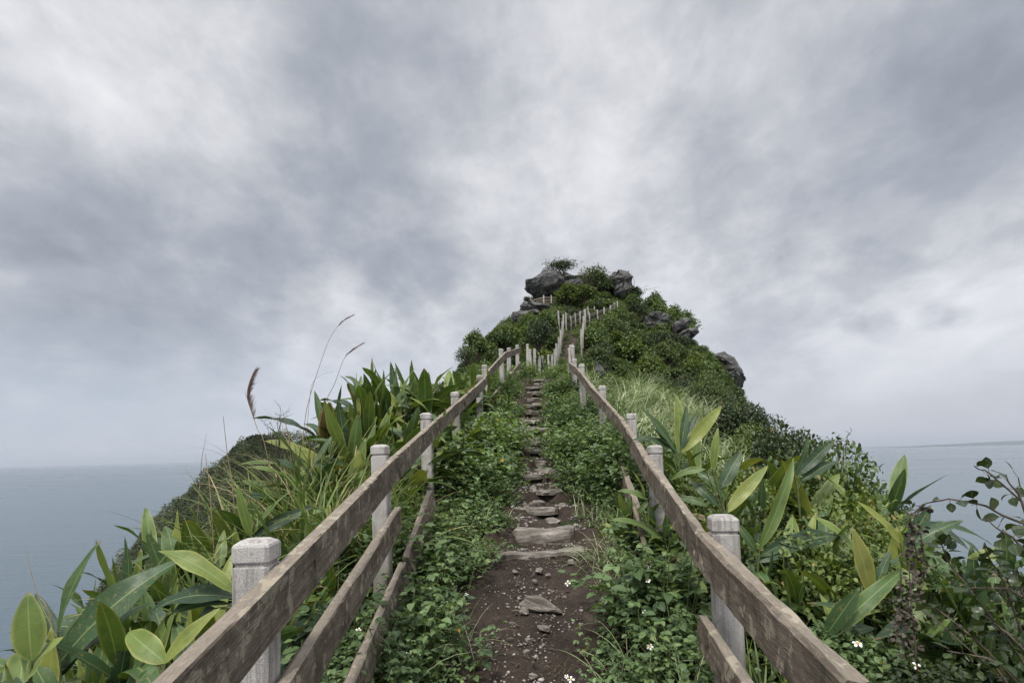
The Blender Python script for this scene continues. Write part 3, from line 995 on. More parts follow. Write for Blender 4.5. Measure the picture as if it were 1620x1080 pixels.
# switchback fences below the summit
UA = [(925, 489, 36.0), (932, 494, 38), (945, 490, 40), (955, 486, 42), (965.5, 483, 44), (971, 479, 46), (976, 476, 48)]
UB = [(895, 495, 37), (903, 499, 38.5), (910, 495, 40), (917, 492, 41.5), (930, 485, 43.5), (940, 485, 45.5), (954, 472, 49), (963, 473, 50), (970, 474, 51)]
for pts, lab in ((UA, 'front plank fence of the upper bend below the summit bushes'), (UB, 'rear plank fence of the upper bend below the summit bushes')):
    f = thing('upper_fence', lab, 'fence', P(*pts[0]) - Vector((0, 0, PH)))
    f['_s'] = 1
    T = [P(*q) for q in pts]
    for p in T: add_post(f, p, .85, (R(random.uniform(-2, 2)), R(random.uniform(-2, 2))))
    for a, b in zip(T[:-1], T[1:]):
        for dz_ in (.2, .62):
            add_rail(f, a + Vector((-.1, -.1, -dz_)), b + Vector((-.1, -.1, -dz_)), h=.2, seed=31)
# viewing platform railing under the overhanging rock
f = thing('platform_railing', 'brown slatted railing with pale posts under the overhanging rock', 'railing', P(840, 490, 50))
f['_s'] = 1
DK = [(839.5, 472, 50), (847, 470.5, 50.2), (860, 467, 50.3), (872, 467, 50.6), (885, 467, 51)]
T = [P(*q) for q in DK]
for i, p in enumerate(T):
    if i != 1: add_post(f, p, 1.05)
for a, b in zip(T[:-1], T[1:]):
    for dz_ in (.10, .36, .62, .88):
        add_rail(f, a + Vector((0, .12, -dz_)), b + Vector((0, .12, -dz_)), h=.16, seed=33)


# ------------------------------------------------------------------ rocks
def outline_rock(name, label, pts, Y, depth, seed, rough=.10, mat=M_ROCK, rings=27, yaw=0.0):
    """solid boulder: outline at distance Y, swelling to its own depth"""
    pts = [P(a, b, Y) for a, b in pts]
    c = sum(pts, Vector()) / len(pts)
    dense = []
    for i, p in enumerate(pts):
        q_ = pts[(i + 1) % len(pts)]
        m_ = max(2, int((q_ - p).length / .14))
        dense += [p + (q_ - p) * (k / m_) for k in range(m_)]
    A_ = np.array([tuple(p - c) for p in dense])
    nn = len(A_); V = []
    for i in range(rings):
        t_ = -1 + 2 * i / (rings - 1)
        s_ = max(.02, 1 - abs(t_) ** 5.0) ** .4
        L = A_ * s_
        L[:, 1] = t_ * depth / 2
        V.append(L)
    V = np.concatenate(V)
    sc_ = max(np.ptp(A_[:, 0]), np.ptp(A_[:, 2]))
    n3 = [(.5 - 2.2 * np.abs(fbm(V[:, 0] * .7 + seed, V[:, 1] * .7, V[:, 2] * 1.3, 5, seed + 7 * k))) for k in range(3)]
    ledge = np.round(2.2 * vnoise(V[:, 0] * .22, V[:, 1] * .22, V[:, 2] * 1.9, seed + 90)) / 1.8
    V = V + rough * sc_ * np.stack(n3, -1) * .55
    rs = np.random.default_rng(seed + 500)
    lo_, hi_ = V.min(0), V.max(0)
    for ncell, amp in ((int(10 + sc_ * 5), .085), (int(60 + sc_ * 22), .035)):
        C_ = rs.uniform(lo_, hi_, (ncell, 3)); wz = np.array([1, 1, 2.1])
        dd_ = (((V[:, None] - C_[None]) * wz) ** 2).sum(-1)
        cid = dd_.argmin(1); srt = np.sort(dd_, 1)
        crack = np.clip((np.sqrt(srt[:, 1]) - np.sqrt(srt[:, 0])) / (.10 * sc_ ** .5), 0, 1)
        sh = rs.uniform(-1, 1, ncell)[cid] * amp * sc_ - (1 - crack) * amp * .6 * sc_
        V = V + nrm(V * np.array([1, 1, .6])) * sh[:, None]
    rr = nrm(V * np.array([1, 1, 0]))
    V = V + rr * (ledge * rough * sc_ * .35)[:, None]
    q = [(i * nn + j, i * nn + (j + 1) % nn, (i + 1) * nn + (j + 1) % nn, (i + 1) * nn + j) for i in range(rings - 1) for j in range(nn)]
    mb = MB(); mb.add(V, quads=q)
    for e_, flip in ((0, 1), (rings - 1, 0)):
        B_ = V[e_ * nn:(e_ + 1) * nn]
        mb.add(np.vstack([B_, B_.mean(0)]), tris=[((j + 1) % nn, j, nn) if flip else (j, (j + 1) % nn, nn) for j in range(nn)])
    o = mb.build(name, mat, smooth=False)
    o.location = c + Vector((0, depth * .25, 0))
    return tag(o, label, 'rock', 'dark rocks of the summit')


outline_rock('boulder', 'dark overhanging boulder jutting out at the top left of the summit', [(836, 443), (842, 441), (853, 436), (855, 431), (861, 428), (862, 421), (868, 422), (873, 428), (886, 431), (892, 440), (890, 452), (884, 460), (868, 464), (855, 467), (848, 459), (838, 450)], 52, 6, 1, .07)
outline_rock('boulder', 'broad dark crag behind the bushes across the crown of the summit', [(868, 470), (876, 446), (888, 434), (902, 437), (916, 430), (934, 434), (950, 431), (968, 440), (980, 455), (978, 474), (930, 482)], 56, 6, 21, .06)
outline_rock('boulder', 'sloping grey rock slab beneath the overhanging boulder', [(848, 466), (862, 458), (876, 455), (888, 456), (893, 462), (885, 468), (855, 470)], 52.5, 4, 2, .06)
outline_rock('boulder', 'dark slanted rock behind the summit bushes beside the platform', [(875, 470), (884, 458), (896, 445), (915, 441), (925, 450), (915, 462), (890, 470)], 53, 5, 3, .08)
outline_rock('boulder', 'pointed dark rock standing at the right end of the summit', [(968, 440), (975, 429), (982, 426), (992, 431), (1000, 441), (1001, 452), (998, 468), (985, 474), (972, 462)], 52, 5, 4, .08)
outline_rock('boulder', 'dark rock ledge under the platform railing', [(822, 486), (826, 481), (838, 480), (850, 484), (868, 484), (872, 490), (862, 500), (838, 500), (823, 494)], 49.5, 5, 5, .09)
outline_rock('boulder', 'lowest blocky rock ledge on the left of the summit', [(809, 497), (822, 494), (850, 494), (856, 502), (845, 516), (822, 520), (812, 512)], 48, 6, 6, .09)
outline_rock('boulder', 'small knobbly rock at the outer corner of the platform', [(822, 484), (828, 478), (838, 478), (842, 486), (835, 494), (824, 492)], 49, 2.5, 7, .10)
outline_rock('boulder', 'grey rock outcrop half hidden in shrubs on the right flank', [(1018, 505), (1028, 497), (1046, 494), (1058, 501), (1060, 512), (1048, 522), (1030, 524), (1018, 516)], 44, 4, 8, .12)
outline_rock('boulder', 'smaller rock knob at the edge of the right flank', [(1068, 512), (1078, 503), (1090, 506), (1092, 514), (1084, 524), (1070, 524)], 44, 3, 9, .12)
outline_rock('boulder', 'jagged rock row below the knob on the right flank', [(1070, 530), (1085, 522), (1102, 519), (1106, 526), (1096, 535), (1078, 540)], 43, 3, 10, .14)
outline_rock('cliff_rock', 'bare brownish cliff rock on the lower right flank of the summit', [(1128, 566), (1140, 560), (1152, 568), (1162, 582), (1170, 600), (1174, 622), (1155, 628), (1138, 600)], 39, 6, 11, .07)
outline_rock('boulder', 'small grey rock poking from the pale grass by the fence', [(941, 588), (946, 575), (953, 580), (958, 592), (950, 600)], 16, .8, 12, .12)


# ------------------------------------------------------------------ shrubs and trees
def shrub_parts(seed, nleaf, leaf, rx, rz, lobes=14, tpls=SMALL, mat=M_SCRUB, base=.15, mat2=M_TWIG):
    r = np.random.default_rng(seed)
    c = nrm(r.normal(0, 1, (lobes, 3))) * r.uniform(.25, .68, (lobes, 1))
    c[:, 2] = np.abs(c[:, 2]) * 1.0
    lr = r.uniform(.24, .48, lobes); lt_ = r.uniform(-.16, .16, lobes)
    k = r.choice(lobes, nleaf, p=lr ** 2 / (lr ** 2).sum())
    dr = nrm(r.normal(0, 1, (nleaf, 3)))
    dr[:, 2] = np.where(dr[:, 2] < -.3, -dr[:, 2], dr[:, 2])
    rad = lr[k] * r.uniform(.35, 1.08, nleaf) ** .4
    rad = rad * (1 + .22 * fbm(dr[:, 0] * 3 + k, dr[:, 1] * 3, dr[:, 2] * 3, 3, seed))
    p = (c[k] + dr * rad[:, None]) * np.array([rx, rx, rz]); p[:, 2] += rz * base
    d = nrm(dr * .6 + r.normal(0, .7, (nleaf, 3)) + np.array([0, 0, .1]))
    up = nrm(dr * .7 + np.array([0, 0, .9]) + r.normal(0, .45, (nleaf, 3)))
    M = frames(d, up) * (leaf * r.uniform(.6, 1.25, nleaf))[:, None, None]
    rn = np.clip(.42 + lt_[k] + r.normal(0, .17, nleaf), 0, .93); rn[r.random(nleaf) < .012] = 1
    mb = MB()
    w_ = r.integers(0, len(tpls), nleaf)
    for i, tp in enumerate(tpls):
        s_ = w_ == i
        mb.inst(tp, M[s_], p[s_], rn[s_])
    me = mb.mesh('foliage', mat)
    ms = MB()
    for j in range(lobes):
        e = c[j] * np.array([rx, rx, rz]) + np.array([0, 0, rz * base])
        a = np.array([e[0] * .08, e[1] * .08, -.15]); m_ = a * .5 + e * .5 + r.normal(0, .06 * rx, 3)
        e2 = e + nrm(c[j]) * lr[j] * rx * r.uniform(.6, 1.15)
        ms.tube([a, m_, e, e2], [.028 * rx, .02 * rx, .012 * rx, .003 * rx], 5)
    return me, ms.mesh('branches', mat2)


def make_shrub(name, meshes, label, cat='shrub', group=None, loc=(0, 0, 0), rz=0, sc=1.0):
    t_ = thing(name, label, cat, loc, group)
    t_.rotation_euler = (0, 0, rz); t_.scale = (sc,) * 3 if isinstance(sc, (int, float)) else sc
    link('foliage', meshes[0], t_); link('branch', meshes[1], t_)
    return t_


HILLV = [shrub_parts(100 + i, *q_) for i, q_ in enumerate((
    (3600, .12, 1.0, 1.15, 22, SMALL, M_SCRUB), (2400, .17, 1.0, 1.0, 12, OVAL, M_SCRUB), (4200, .10, 1.0, 1.2, 26, SMALL, M_DARK),
    (2600, .15, 1.0, 1.3, 18, SMALL, M_FERN), (1500, .12, 1.1, 1.4, 30, SMALL, M_SCRUB), (2000, .20, 1.0, 1.0, 14, LONGL, M_FERN)))]
NEARV = [shrub_parts(120 + i, 4200, .055, .55, .55, lobes=18, tpls=OVAL, mat=(M_FERN, M_SCRUB, M_DARK, M_WEED)[i]) for i in range(4)]

BIGV = [shrub_parts(140 + i, 9500, .06, 1.0, 1.0, 26, OVAL, (M_SCRUB, M_FERN, M_DARK)[i]) for i in range(3)]
placed = []
cand = 0
protos = [None] * 6
r = np.random.default_rng(55)
rockboxes = [(P(1040, 510, 44), 2.2), (P(1080, 515, 44), 1.5), (P(1090, 530, 43), 1.6), (P(1162, 585, 40), 2.0), (P(860, 445, 52), 4.2), (P(985, 450, 52), 2.6), (P(845, 492, 49), 3.6), (P(830, 507, 48), 3.4)]
hill_spots = []
while len(hill_spots) < 285 and cand < 9000:
    cand += 1
    y = r.uniform(19.5, 58); x = float(spine_x(y)) + r.uniform(-13, 17)
    dxs = x - float(spine_x(y))
    if y < 24 and dxs > -1 and dxs < 2.6: continue
    clr = 1.75 if y < 22 else 1.3 if y < 36 else 1.2
    if 36 <= y < 50 and -.5 < dxs < 5 and y > 38 + (dxs) * 2.0 and y < 42 + dxs * 2.4: continue
    if abs(dxs) < clr and y < 38: continue
    if y < 26 and 1.5 < dxs < 6.0: continue
    s_ = r.uniform(.7, 1.35) if y > 30 else r.uniform(.55, 1.05)
    z = tz(x, y)
    if any(abs(x - c.x) < q_ * .8 and abs(y - c.y) < q_ + 1.0 and (y < c.y + 1.0) and y > c.y - 9 for c, q_ in rockboxes): continue
    if any((x - a) ** 2 + (y - b) ** 2 < ((s_ + c) * .62) ** 2 for a, b, c in placed): continue
    v_ = Vector((x, y, z + .5)); px = 810 + FPX * v_.dot(CR) / v_.dot(_F); 
    v2 = Vector((x + .8 * s_, y, z + 1.5 * s_)); px2 = 810 + FPX * v2.dot(CR) / v2.dot(_F); py2 = PPY - FPX * v2.dot(CU) / v2.dot(_F)
    if px2 > 1100 and py2 < float(np.interp(px2, [1100, 1150, 1172, 1195, 1210, 1300], [522, 558, 592, 640, 690, 760])): continue
    px3 = 2 * px - px2
    if px3 < 830 and py2 < float(np.interp(px3, [690, 722, 742, 800, 815, 830], [620, 560, 536, 512, 500, 480])): continue
    if px < 690 or px > 1330 or z < -14: continue
    if x / y < -.115: continue
    placed.append((x, y, s_)); hill_spots.append((x, y, z, s_, dxs))
for i, (x, y, z, s_, dxs) in enumerate(hill_spots):
    k = int(r.choice(6, p=[.22, .2, .14, .14, .16, .14] if dxs > 5 else [.15, .15, .08, .25, .12, .25]))
    zone = ('summit top' if y > 48 else 'upper flank' if y > 38 else 'middle flank' if y > 28 else 'lower flank')
    side_ = 'outer right edge' if dxs > 9 else 'far right' if dxs > 5 else 'right side' if dxs > 0 else 'left side' if dxs > -5 else 'outer left edge'
    lab = f"{'large' if s_ > 1.05 else 'small' if s_ < .8 else 'rounded'} {('olive', 'mid green', 'dark', 'bright green', 'dull green', 'yellow-green')[k]} shrub on the {zone}, {side_}"
    if protos[k] is None:
        protos[k] = make_shrub('hill_shrub', HILLV[k], lab, group='shrubs covering the rocky summit', loc=(x, y, z - .1), rz=r.uniform(0, 6.28), sc=s_)
    else:
        dup(protos[k], (x, y, z - .1), r.uniform(0, 6.28), (s_ * r.uniform(.85, 1.3), s_ * r.uniform(.85, 1.3), s_ * r.uniform(.65, 1.25)), lab, 'shrubs covering the rocky summit')

# low scrub cloaking ground between them
mb = MB(); r = np.random.default_rng(66)
n = 90000
y = r.uniform(17, 58, n); x = spine_x(y) + r.uniform(-11, 20, n)
ds = x - spine_x(y)
keep = (np.abs(ds) > np.where(y < 38, .75, .1)) & (x / y > -.16) & (x / y < .60)
x, y = x[keep], y[keep]; n = len(x)
z = terrain(x, y) + r.uniform(0, .42, n) * (.5 + fbm(x * .7, y * .7, seed=8))
d = nrm(r.normal(0, 1, (n, 3)) + [0, -.2, .4]); up = nrm(r.normal(0, .5, (n, 3)) + [0, 0, 1])
mb.inst(SMALL[0], frames(d, up) * (r.uniform(.09, .22, n))[:, None, None], np.stack([x, y, z], -1), np.clip(.45 + .35 * fbm(x * .4, y * .4, seed=12) + r.normal(0, .15, n), 0, .95))
kind(mb.build('hillside_ground_cover', M_SCRUB), 'stuff')

mb = MB(); n = 150000
y = r.uniform(.6, 20, n); sd_ = r.choice([-1., 1.], n)
x = spine_x(y) + sd_ * (1.25 + r.gamma(1.6, 1.7, n))
kk = (np.abs(x) < 14) & (np.abs(x) / y < 1.15); x, y = x[kk], y[kk]; n = len(x)
pf = fbm(x * .9, y * .9, seed=71)
z = terrain(x, y) + r.random(n) ** .7 * (.10 + .55 * np.maximum(pf + .15, 0))
d = nrm(r.normal(0, 1, (n, 3)) + [0, 0, .3]); up = nrm(r.normal(0, .5, (n, 3)) + [0, 0, 1])
mb.inst(OVAL[1], frames(d, up) * (r.uniform(.035, .085, n) * (1 + y / 25))[:, None, None], np.stack([x, y, z], -1), np.clip(.40 + .5 * pf + r.normal(0, .17, n), 0, .95))
kind(mb.build('slope_ground_cover', M_SCRUB), 'stuff')

# vegetation on the headland
mb = MB(); n = 120000
x = r.uniform(-86, -8, n); y = r.uniform(92, 120, n)
cl = fbm(x * .30, y * .30, seed=80, o=5)
z = hill_z(x, y) + (.4 + 4.2 * np.maximum(cl + .08, 0)) * r.random(n) ** .6
kk = (fbm(x * .16 + 9, y * .16, seed=84) > -.30); x, y, z, cl = x[kk], y[kk], z[kk], cl[kk]; n = len(x)
d = nrm(r.normal(0, 1, (n, 3)) + [0, -.3, .4]); up = nrm(r.normal(0, .5, (n, 3)) + [0, -.3, 1])
mb.inst(SMALL[0], frames(d, up) * (r.uniform(.2, .5, n))[:, None, None], np.stack([x, y, z], -1), np.clip(.36 + .7 * cl + r.normal(0, .16, n), 0, .9))
kind(mb.build('headland_scrub', M_HEAD), 'stuff')


def big_shrub(label, px, py, Y, scl, k, name='shrub', cat='shrub', group=None, sink=.15):
    """crown centre seen at px,py"""
    p = P(px, py, Y)
    s_ = scl if isinstance(scl, tuple) else (scl, scl, scl)
    return make_shrub(name, HILLV[k], label, cat, group, (p.x, p.y, p.z - .55 * .85 * s_[2]), random.uniform(0, 6.28), s_)


big_shrub('dark dense round bush left of the path just beyond the crest', 852, 532, 25, (.85, .85, 1.1), 2)
for lab, px, py, Y, sc_, k in (
        ('light green bush at the outer left edge beyond the crest', 757, 552, 22, (.8, .8, .75), 3), ('leafy green bush between the dark bush and the ginger thicket', 790, 545, 24, (1.0, .9, .9), 0),
        ('green bush in front of the lowest rock ledge', 806, 538, 30, (1.0, 1, .8), 3), ('low bush hanging over the left edge by the crest', 738, 566, 20, (.5, .5, .5), 4),
        ('rounded bush on the summit beside the overhanging boulder', 903, 446, 53, (1.1, 1.0, 1.0), 2), ('largest dense bush crowning the summit', 938, 442, 53, (1.8, 1.5, 1.6), 4),
        ('bush between the summit crown and the pointed rock', 958, 452, 53, (1.6, 1.4, 1.4), 0), ('bright green bush below the summit boulder above the railing end', 898, 470, 50, (1.9, 1.5, 1.2), 3),
        ('bright green bush inside the upper bend', 925, 470, 49, (1.7, 1.4, 1.1), 3), ('small bush on the platform edge rock', 833, 474, 50, (.45, .45, .5), 2),
        ('bush covering the slope below the platform', 890, 508, 45, (1.5, 1.2, 1.1), 3), ('bush at the foot of the pointed summit rock', 1002, 478, 50, (1.3, 1.2, 1.0), 5)):
    big_shrub(lab, px, py, Y, sc_, k, group='bushes standing out on the summit')


# small windblown tree on top of the boulder, flat crown
def small_tree(label, base, top_pts, crown, name='small_tree'):
    t_ = thing(name, label, 'tree', base)
    mt = MB(); mf = MB(); r = np.random.default_rng(int(crown * 10) + 3)
    for j, q_ in enumerate(top_pts):
        e = q_ - base
        mt.tube([(0, 0, -.3), tuple(e * .4 + Vector((.15, 0, .1))), tuple(e * .8), tuple(e)], [.11, .08, .05, .02], 6)
        n = 500
        pp = np.array(tuple(e)) + r.normal(0, 1, (n, 3)) * np.array([.55, .5, .2]) * crown
        mf.inst(SMALL[0], frames(nrm(r.normal(0, 1, (n, 3))), nrm(r.normal(0, .5, (n, 3)) + [0, 0, 1])) * (r.uniform(.12, .22, n))[:, None, None], pp, np.clip(r.normal(.35, .2, n), 0, .9))
    mt.build('trunk', M_TWIG, t_); mf.build('crown', M_DARK, t_)


small_tree('small flat-topped windblown tree on the overhanging boulder', P(889, 442, 52), [P(880, 420, 52), P(889, 418, 52.4), P(895, 420, 51.7)], 1.0)
small_tree('thin scraggly bush beside the pointed rock, bare twigs above', P(1004, 470, 51), [P(1003, 458, 51), P(1007, 464, 51), P(1001, 466, 50.6)], .55, 'scraggly_bush')


# ------------------------------------------------------------------ ginger plants
def ginger_meshes(seed, canes, H, nl, leaf=(.48, .74), spread=.26, leanmax=.5):
    r = np.random.default_rng(seed)
    mf, ms = MB(), MB()
    for c in range(canes):
        az = r.uniform(0, 6.28); le = r.uniform(.05, leanmax)
        b = np.array([math.cos(az), math.sin(az), 0]) * r.uniform(0, spread)
        h = H * r.uniform(.65, 1.0)
        n = 7; pts = [b - [0, 0, .15]]
        a = le * .3
        for i in range(n):
            a += le / n
            dirv = np.array([math.cos(az) * math.sin(a), math.sin(az) * math.sin(a), math.cos(a)])
            pts.append(pts[-1] + dirv * (h + .15) * .72 / n)
        pts = np.array(pts)
        ms.tube(pts, np.linspace(.013, .006, len(pts)), 6)
        pl = r.uniform(0, 6.28)                       # plane of the two leaf ranks
        m_ = nl + int(r.integers(-1, 2))
        tone = r.normal(.42, .13)
        for j in range(m_):
            f = .25 + .75 * (j / (m_ - 1)) ** .8
            i0 = f * (len(pts) - 1); k = min(int(i0), len(pts) - 2); p = pts[k] + (pts[k + 1] - pts[k]) * (i0 - k)
            pa_ = pl + (math.pi if j % 2 else 0) + r.normal(0, .35)
            top = j >= m_ - 2
            out = r.uniform(.15, .75) if top else r.uniform(.6, 1.5) * (1.1 - .3 * f)
            d = np.array([math.cos(pa_) * math.sin(out), math.sin(pa_) * math.sin(out), math.cos(out)]) + nrm(pts[-1] - pts[0]) * .2
            up = nrm(np.array([-math.cos(pa_) * math.cos(out), -math.sin(pa_) * math.cos(out), math.sin(out) + .15]) + r.normal(0, .42, 3))
            L = r.uniform(*leaf) * (.75 if top else 1.0) * (1 if j else .8)
            tp = GINGER[int(r.choice([0, 1, 3, 6, 4])) if top else int(r.choice([1, 2, 4, 5, 1, 2]))]
            M = frames(d[None], up[None]) * L
            M[:, :, 0] *= r.uniform(.8, 1.15)
            mf.inst(tp, M, p[None], (np.clip(np.array([tone + r.normal(0, .19) + (.10 if top else 0)]), 0, .94) if (top or r.random() > .05) else np.array([1.])))
    return mf.mesh('leaves', M_GINGER), ms.mesh('stem', M_STEM)


GV = [ginger_meshes(200 + i, c, 1.0, nl) for i, (c, nl) in enumerate(((6, 7), (7, 7), (5, 8), (8, 6), (6, 8), (7, 7)))]
_gcount = 0


def ginger(px, py, Y, label, k=None, s=None, lean=(0, 0), group='ginger plants', dzb=0.0):
    """plant whose tip shows at px,py, distance Y, rooted in the ground below"""
    global _gcount
    p = P(px, py, Y)
    z0 = tz(p.x, p.y) + dzb
    h = max(.45, p.z - z0)
    k = _gcount % 6 if k is None else k
    sc_ = min(1.7, h / 1.12)
    if sc_ * 1.12 < h: z0 = p.z - sc_ * 1.12
    t_ = thing('ginger_plant', label, 'plant', (p.x, p.y, z0), group)
    t_.rotation_euler = (lean[0], lean[1], random.uniform(0, 6.28)); t_.scale = (sc_ * (s or 1), sc_ * (s or 1), sc_)
    link('leaves', GV[k][0], t_); link('stem', GV[k][1], t_)
    _gcount += 1
    return t_


LG = [(600, 556, 8.2, 'tallest upright tips of the thicket against the sky, leftmost'), (622, 566, 8.8, 'beside the leftmost upright tips'), (645, 552, 9.4, 'with ragged torn upright leaves against the sky'),
      (668, 564, 9.2, 'to the right of the ragged torn leaves'), (700, 570, 10.2, 'behind the fourth post'), (722, 563, 11, 'behind the fifth post, narrow upright leaves'),
      (742, 572, 11.6, 'nearest the crest behind the fence'), (572, 590, 7.6, 'with broad leaves just below the two reed plumes'), (548, 612, 7.0, 'at the left edge of the thicket'),
      (590, 628, 6.6, 'with long leaves leaning over the grass'), (640, 604, 7.6, 'in the middle of the thicket'), (682, 612, 8.2, 'with a yellowed leaf above the top plank'),
      (706, 628, 7.6, 'leaning over the top plank by the fourth post'), (622, 656, 6.2, 'behind the third post'), (560, 668, 5.8, 'in front of the thicket, dark leaves'),
      (655, 640, 6.9, 'right behind the third post cap'), (762, 600, 12, 'small, right of the fifth post'), (520, 640, 6.6, 'half hidden in the tall grass'),
      (352, 752, 4.9, 'with a bright pointed leaf at the slope edge'), (300, 800, 4.4, 'low at the slope edge above the headland'), (400, 760, 5.0, 'bright green beside tall grass blades'),
      (262, 838, 3.9, 'with yellow-edged broad leaf above the nearest post'), (345, 850, 3.0, 'behind the nearest post, leaf edges yellow'), (230, 900, 3.2, 'with large blue-green leaves beside the nearest post'),
      (185, 890, 2.9, 'with long leaning dark leaves'), 
      (150, 985, 2.4, 'dark leaves near the lower corner by the sea'), (20, 1040, 2.1, 'lowest at the corner by the sea'), (90, 1010, 2.3, 'low dark leaves beside the speckled broad leaf'),
      (515, 800, 4.6, 'low behind the second post'), (480, 850, 4.0, 'low in the grass between the two nearest posts'), (430, 800, 4.2, 'with one round bright leaf'), (330, 960, 2.5, 'dark, close behind the nearest post')]
LG += [(160, 915, 3.9, 'far down the slope edge, tips against the sea'), (215, 870, 4.8, 'tips against the headland foot'), (60, 1000, 3.2, 'low on the drop to the sea'), (250, 850, 5.6, 'small, on the slope edge below the dry sticks'),
       (455, 735, 5.8, 'broad leaves rising through the tall grass'), (520, 700, 6.0, 'bright leaves under the leaning plume'), (300, 900, 3.6, 'dark green in the gap behind the yellow-edged leaves'), (400, 830, 4.2, 'dark leaf leaning right over the second bay')]
for i, (px, py, Y, d_) in enumerate(LG):
    ginger(px, py, Y, 'broad-leaved ginger plant ' + d_, group='ginger plants along the left slope')
RG = [
      (1290, 690, 5.4, 'with dark leaves under the silhouetted shrub', 1.1), (1090, 745, 4.6, 'leaves spreading behind the top plank', 1.1),
      (1345, 770, 3.9, 'with leaves pointing up against the sea', 1), (1520, 815, 3.0, 'broad dark leaves before the sea', 1.2), (1465, 830, 3.1, 'grey-green beside the withered vine', 1.2),
      (1590, 865, 2.5, 'with a flat yellow-green leaf at the edge', 1), (1270, 790, 3.8, 'dark, between the arching cane and the sea', 1.1), (1215, 700, 6.2, 'small, in the shrubs behind', 1)]
RG += [(1500, 812, 3.3, 'with pointed leaves rising behind the withered vine', 1.2), (1560, 832, 3.1, 'dark broad leaves under the oval-leaved branches', 1.2), (1100, 665, 6.2, 'half hidden behind the yellow-green fan', 1), (1160, 745, 4.9, 'dark leaves behind the rolled yellow leaf', 1.1), (1235, 790, 4.1, 'low, between the rolled yellow leaf and the arching one', 1.1),
       (1310, 760, 4.6, 'in the shrubs below the grey-green leaves', 1), (1390, 830, 3.3, 'broad dark leaves beneath the narrow yellow leaf', 1.1), (1255, 850, 3.4, 'dark, under the long arching leaf', 1), (1345, 900, 2.9, 'dark blue-green behind the notched leaf', 1)]
for i, (px, py, Y, d_, s_) in enumerate(RG):
    ginger(px, py, Y, 'broad-leaved ginger plant ' + d_, s=s_, group='ginger plants along the right slope')
ginger(1000, 770, 4.9, 'young ginger plant growing through the right fence by the fallen plank', s=1, group=None, dzb=.1)
ginger(800, 618, 12.5, 'small ginger plant on the path side of the left fence', s=1.2, group=None)

# single plants whose leaves stand out one by one: (base px, py, tip px, py, width, tone, template)
def leafy_hero(label, Y, leaves, root, group=None):
    rp = P(*root, Y); zg = min(tz(rp.x, rp.y), rp.z - .05)
    t_ = thing('ginger_plant', label, 'plant', (rp.x, rp.y, zg), group)
    o = Vector((rp.x, rp.y, zg)); r = np.random.default_rng(int(root[0]))
    ms = MB(); ms.tube([(0, 0, -.1), (r.normal(0, .02), .0, (rp.z - zg) * .5), tuple(rp - o)], [.014, .012, .009], 7)
    for k, (bx, by, tx, ty, wd, tone, tp) in enumerate(leaves):
        dy = r.uniform(-.10, .06)
        b_ = P(bx, by, Y); e_ = P(tx, ty, Y + dy)
        d = np.array(tuple(e_ - b_)); L = float(np.linalg.norm(d)) * 1.06
        up = nrm(np.array([r.normal(0, .35), -.75, .75]) + r.normal(0, .18, 3))
        mf = MB(); M = frames(d[None], up[None]) * L
        M[:, :, 0] *= wd / .12
        # bent leaves dip away from the straight line: raise the base direction a little
        mf.inst(GINGER[tp], M, np.array([tuple(b_ - o)]), np.array([tone]))
        mf.build('leaf', M_GINGER, t_)
        ms.tube([tuple(rp - o), tuple((rp - o).lerp(b_ - o, .6)), tuple(b_ - o)], [.007, .006, .004], 5)
    ms.build('stem', M_STEM, t_)


leafy_hero('speckled yellow-green broad leaf standing at the lower corner by the sea', 2.3, [(50, 1045, 40, 942, .24, .74, 3), (40, 1080, 66, 1005, .22, .84, 4)], (48, 1078))
leafy_hero('plant with a tall upright pointed leaf against the sea', 2.6, [(92, 1000, 122, 857, .10, .42, 0), (85, 1060, 212, 878, .13, .33, 1), (80, 1075, 150, 985, .12, .40, 4), (100, 1030, 55, 930, .10, .15, 0), (95, 1070, 190, 930, .12, .25, 1)], (88, 1078))
leafy_hero('plant with two bright yellow-green leaves spread in a V', 2.15, [(262, 1048, 184, 985, .17, .78, 4), (258, 1050, 326, 962, .13, .90, 0), (250, 1050, 215, 1075, .16, .5, 4)], (258, 1070))
leafy_hero('plant with blue-green leaves and one yellow-edged leaf touching the nearest post', 2.45, [(372, 945, 208, 915, .12, .12, 1), (370, 935, 262, 843, .11, .84, 4), (365, 955, 200, 938, .08, .22, 2), (340, 962, 292, 975, .16, .2, 1)], (376, 960))
leafy_hero('plant with one dark leaf leaning right below the tall grass', 4.2, [(400, 848, 486, 796, .11, .10, 0), (400, 848, 440, 770, .09, .6, 0), (398, 850, 372, 772, .10, .7, 3)], (400, 860))
leafy_hero('fan of upright yellow-green and dark leaves above the right bank', 5.4, [(1074, 716, 1080, 622, .13, .84, 0), (1078, 716, 1146, 636, .11, .92, 0), (1070, 716, 1023, 640, .12, .35, 3), (1076, 712, 1102, 648, .10, .18, 0), (1066, 712, 1012, 672, .12, .14, 1), (1078, 708, 1088, 640, .10, .30, 3), (1068, 720, 1046, 668, .14, .45, 4)], (1074, 740))
leafy_hero('plant with a rolled yellow leaf and a broad dark leaf behind the nearest right post', 4.2, [(1148, 812, 1214, 730, .11, .93, 0), (1140, 772, 1172, 712, .17, .25, 3), (1128, 744, 1133, 678, .11, .80, 0), (1135, 800, 1098, 755, .14, .20, 4), (1120, 800, 1068, 775, .12, .45, 1), (1150, 790, 1110, 735, .12, .42, 1), (1116, 742, 1060, 742, .12, .62, 1)], (1150, 825))
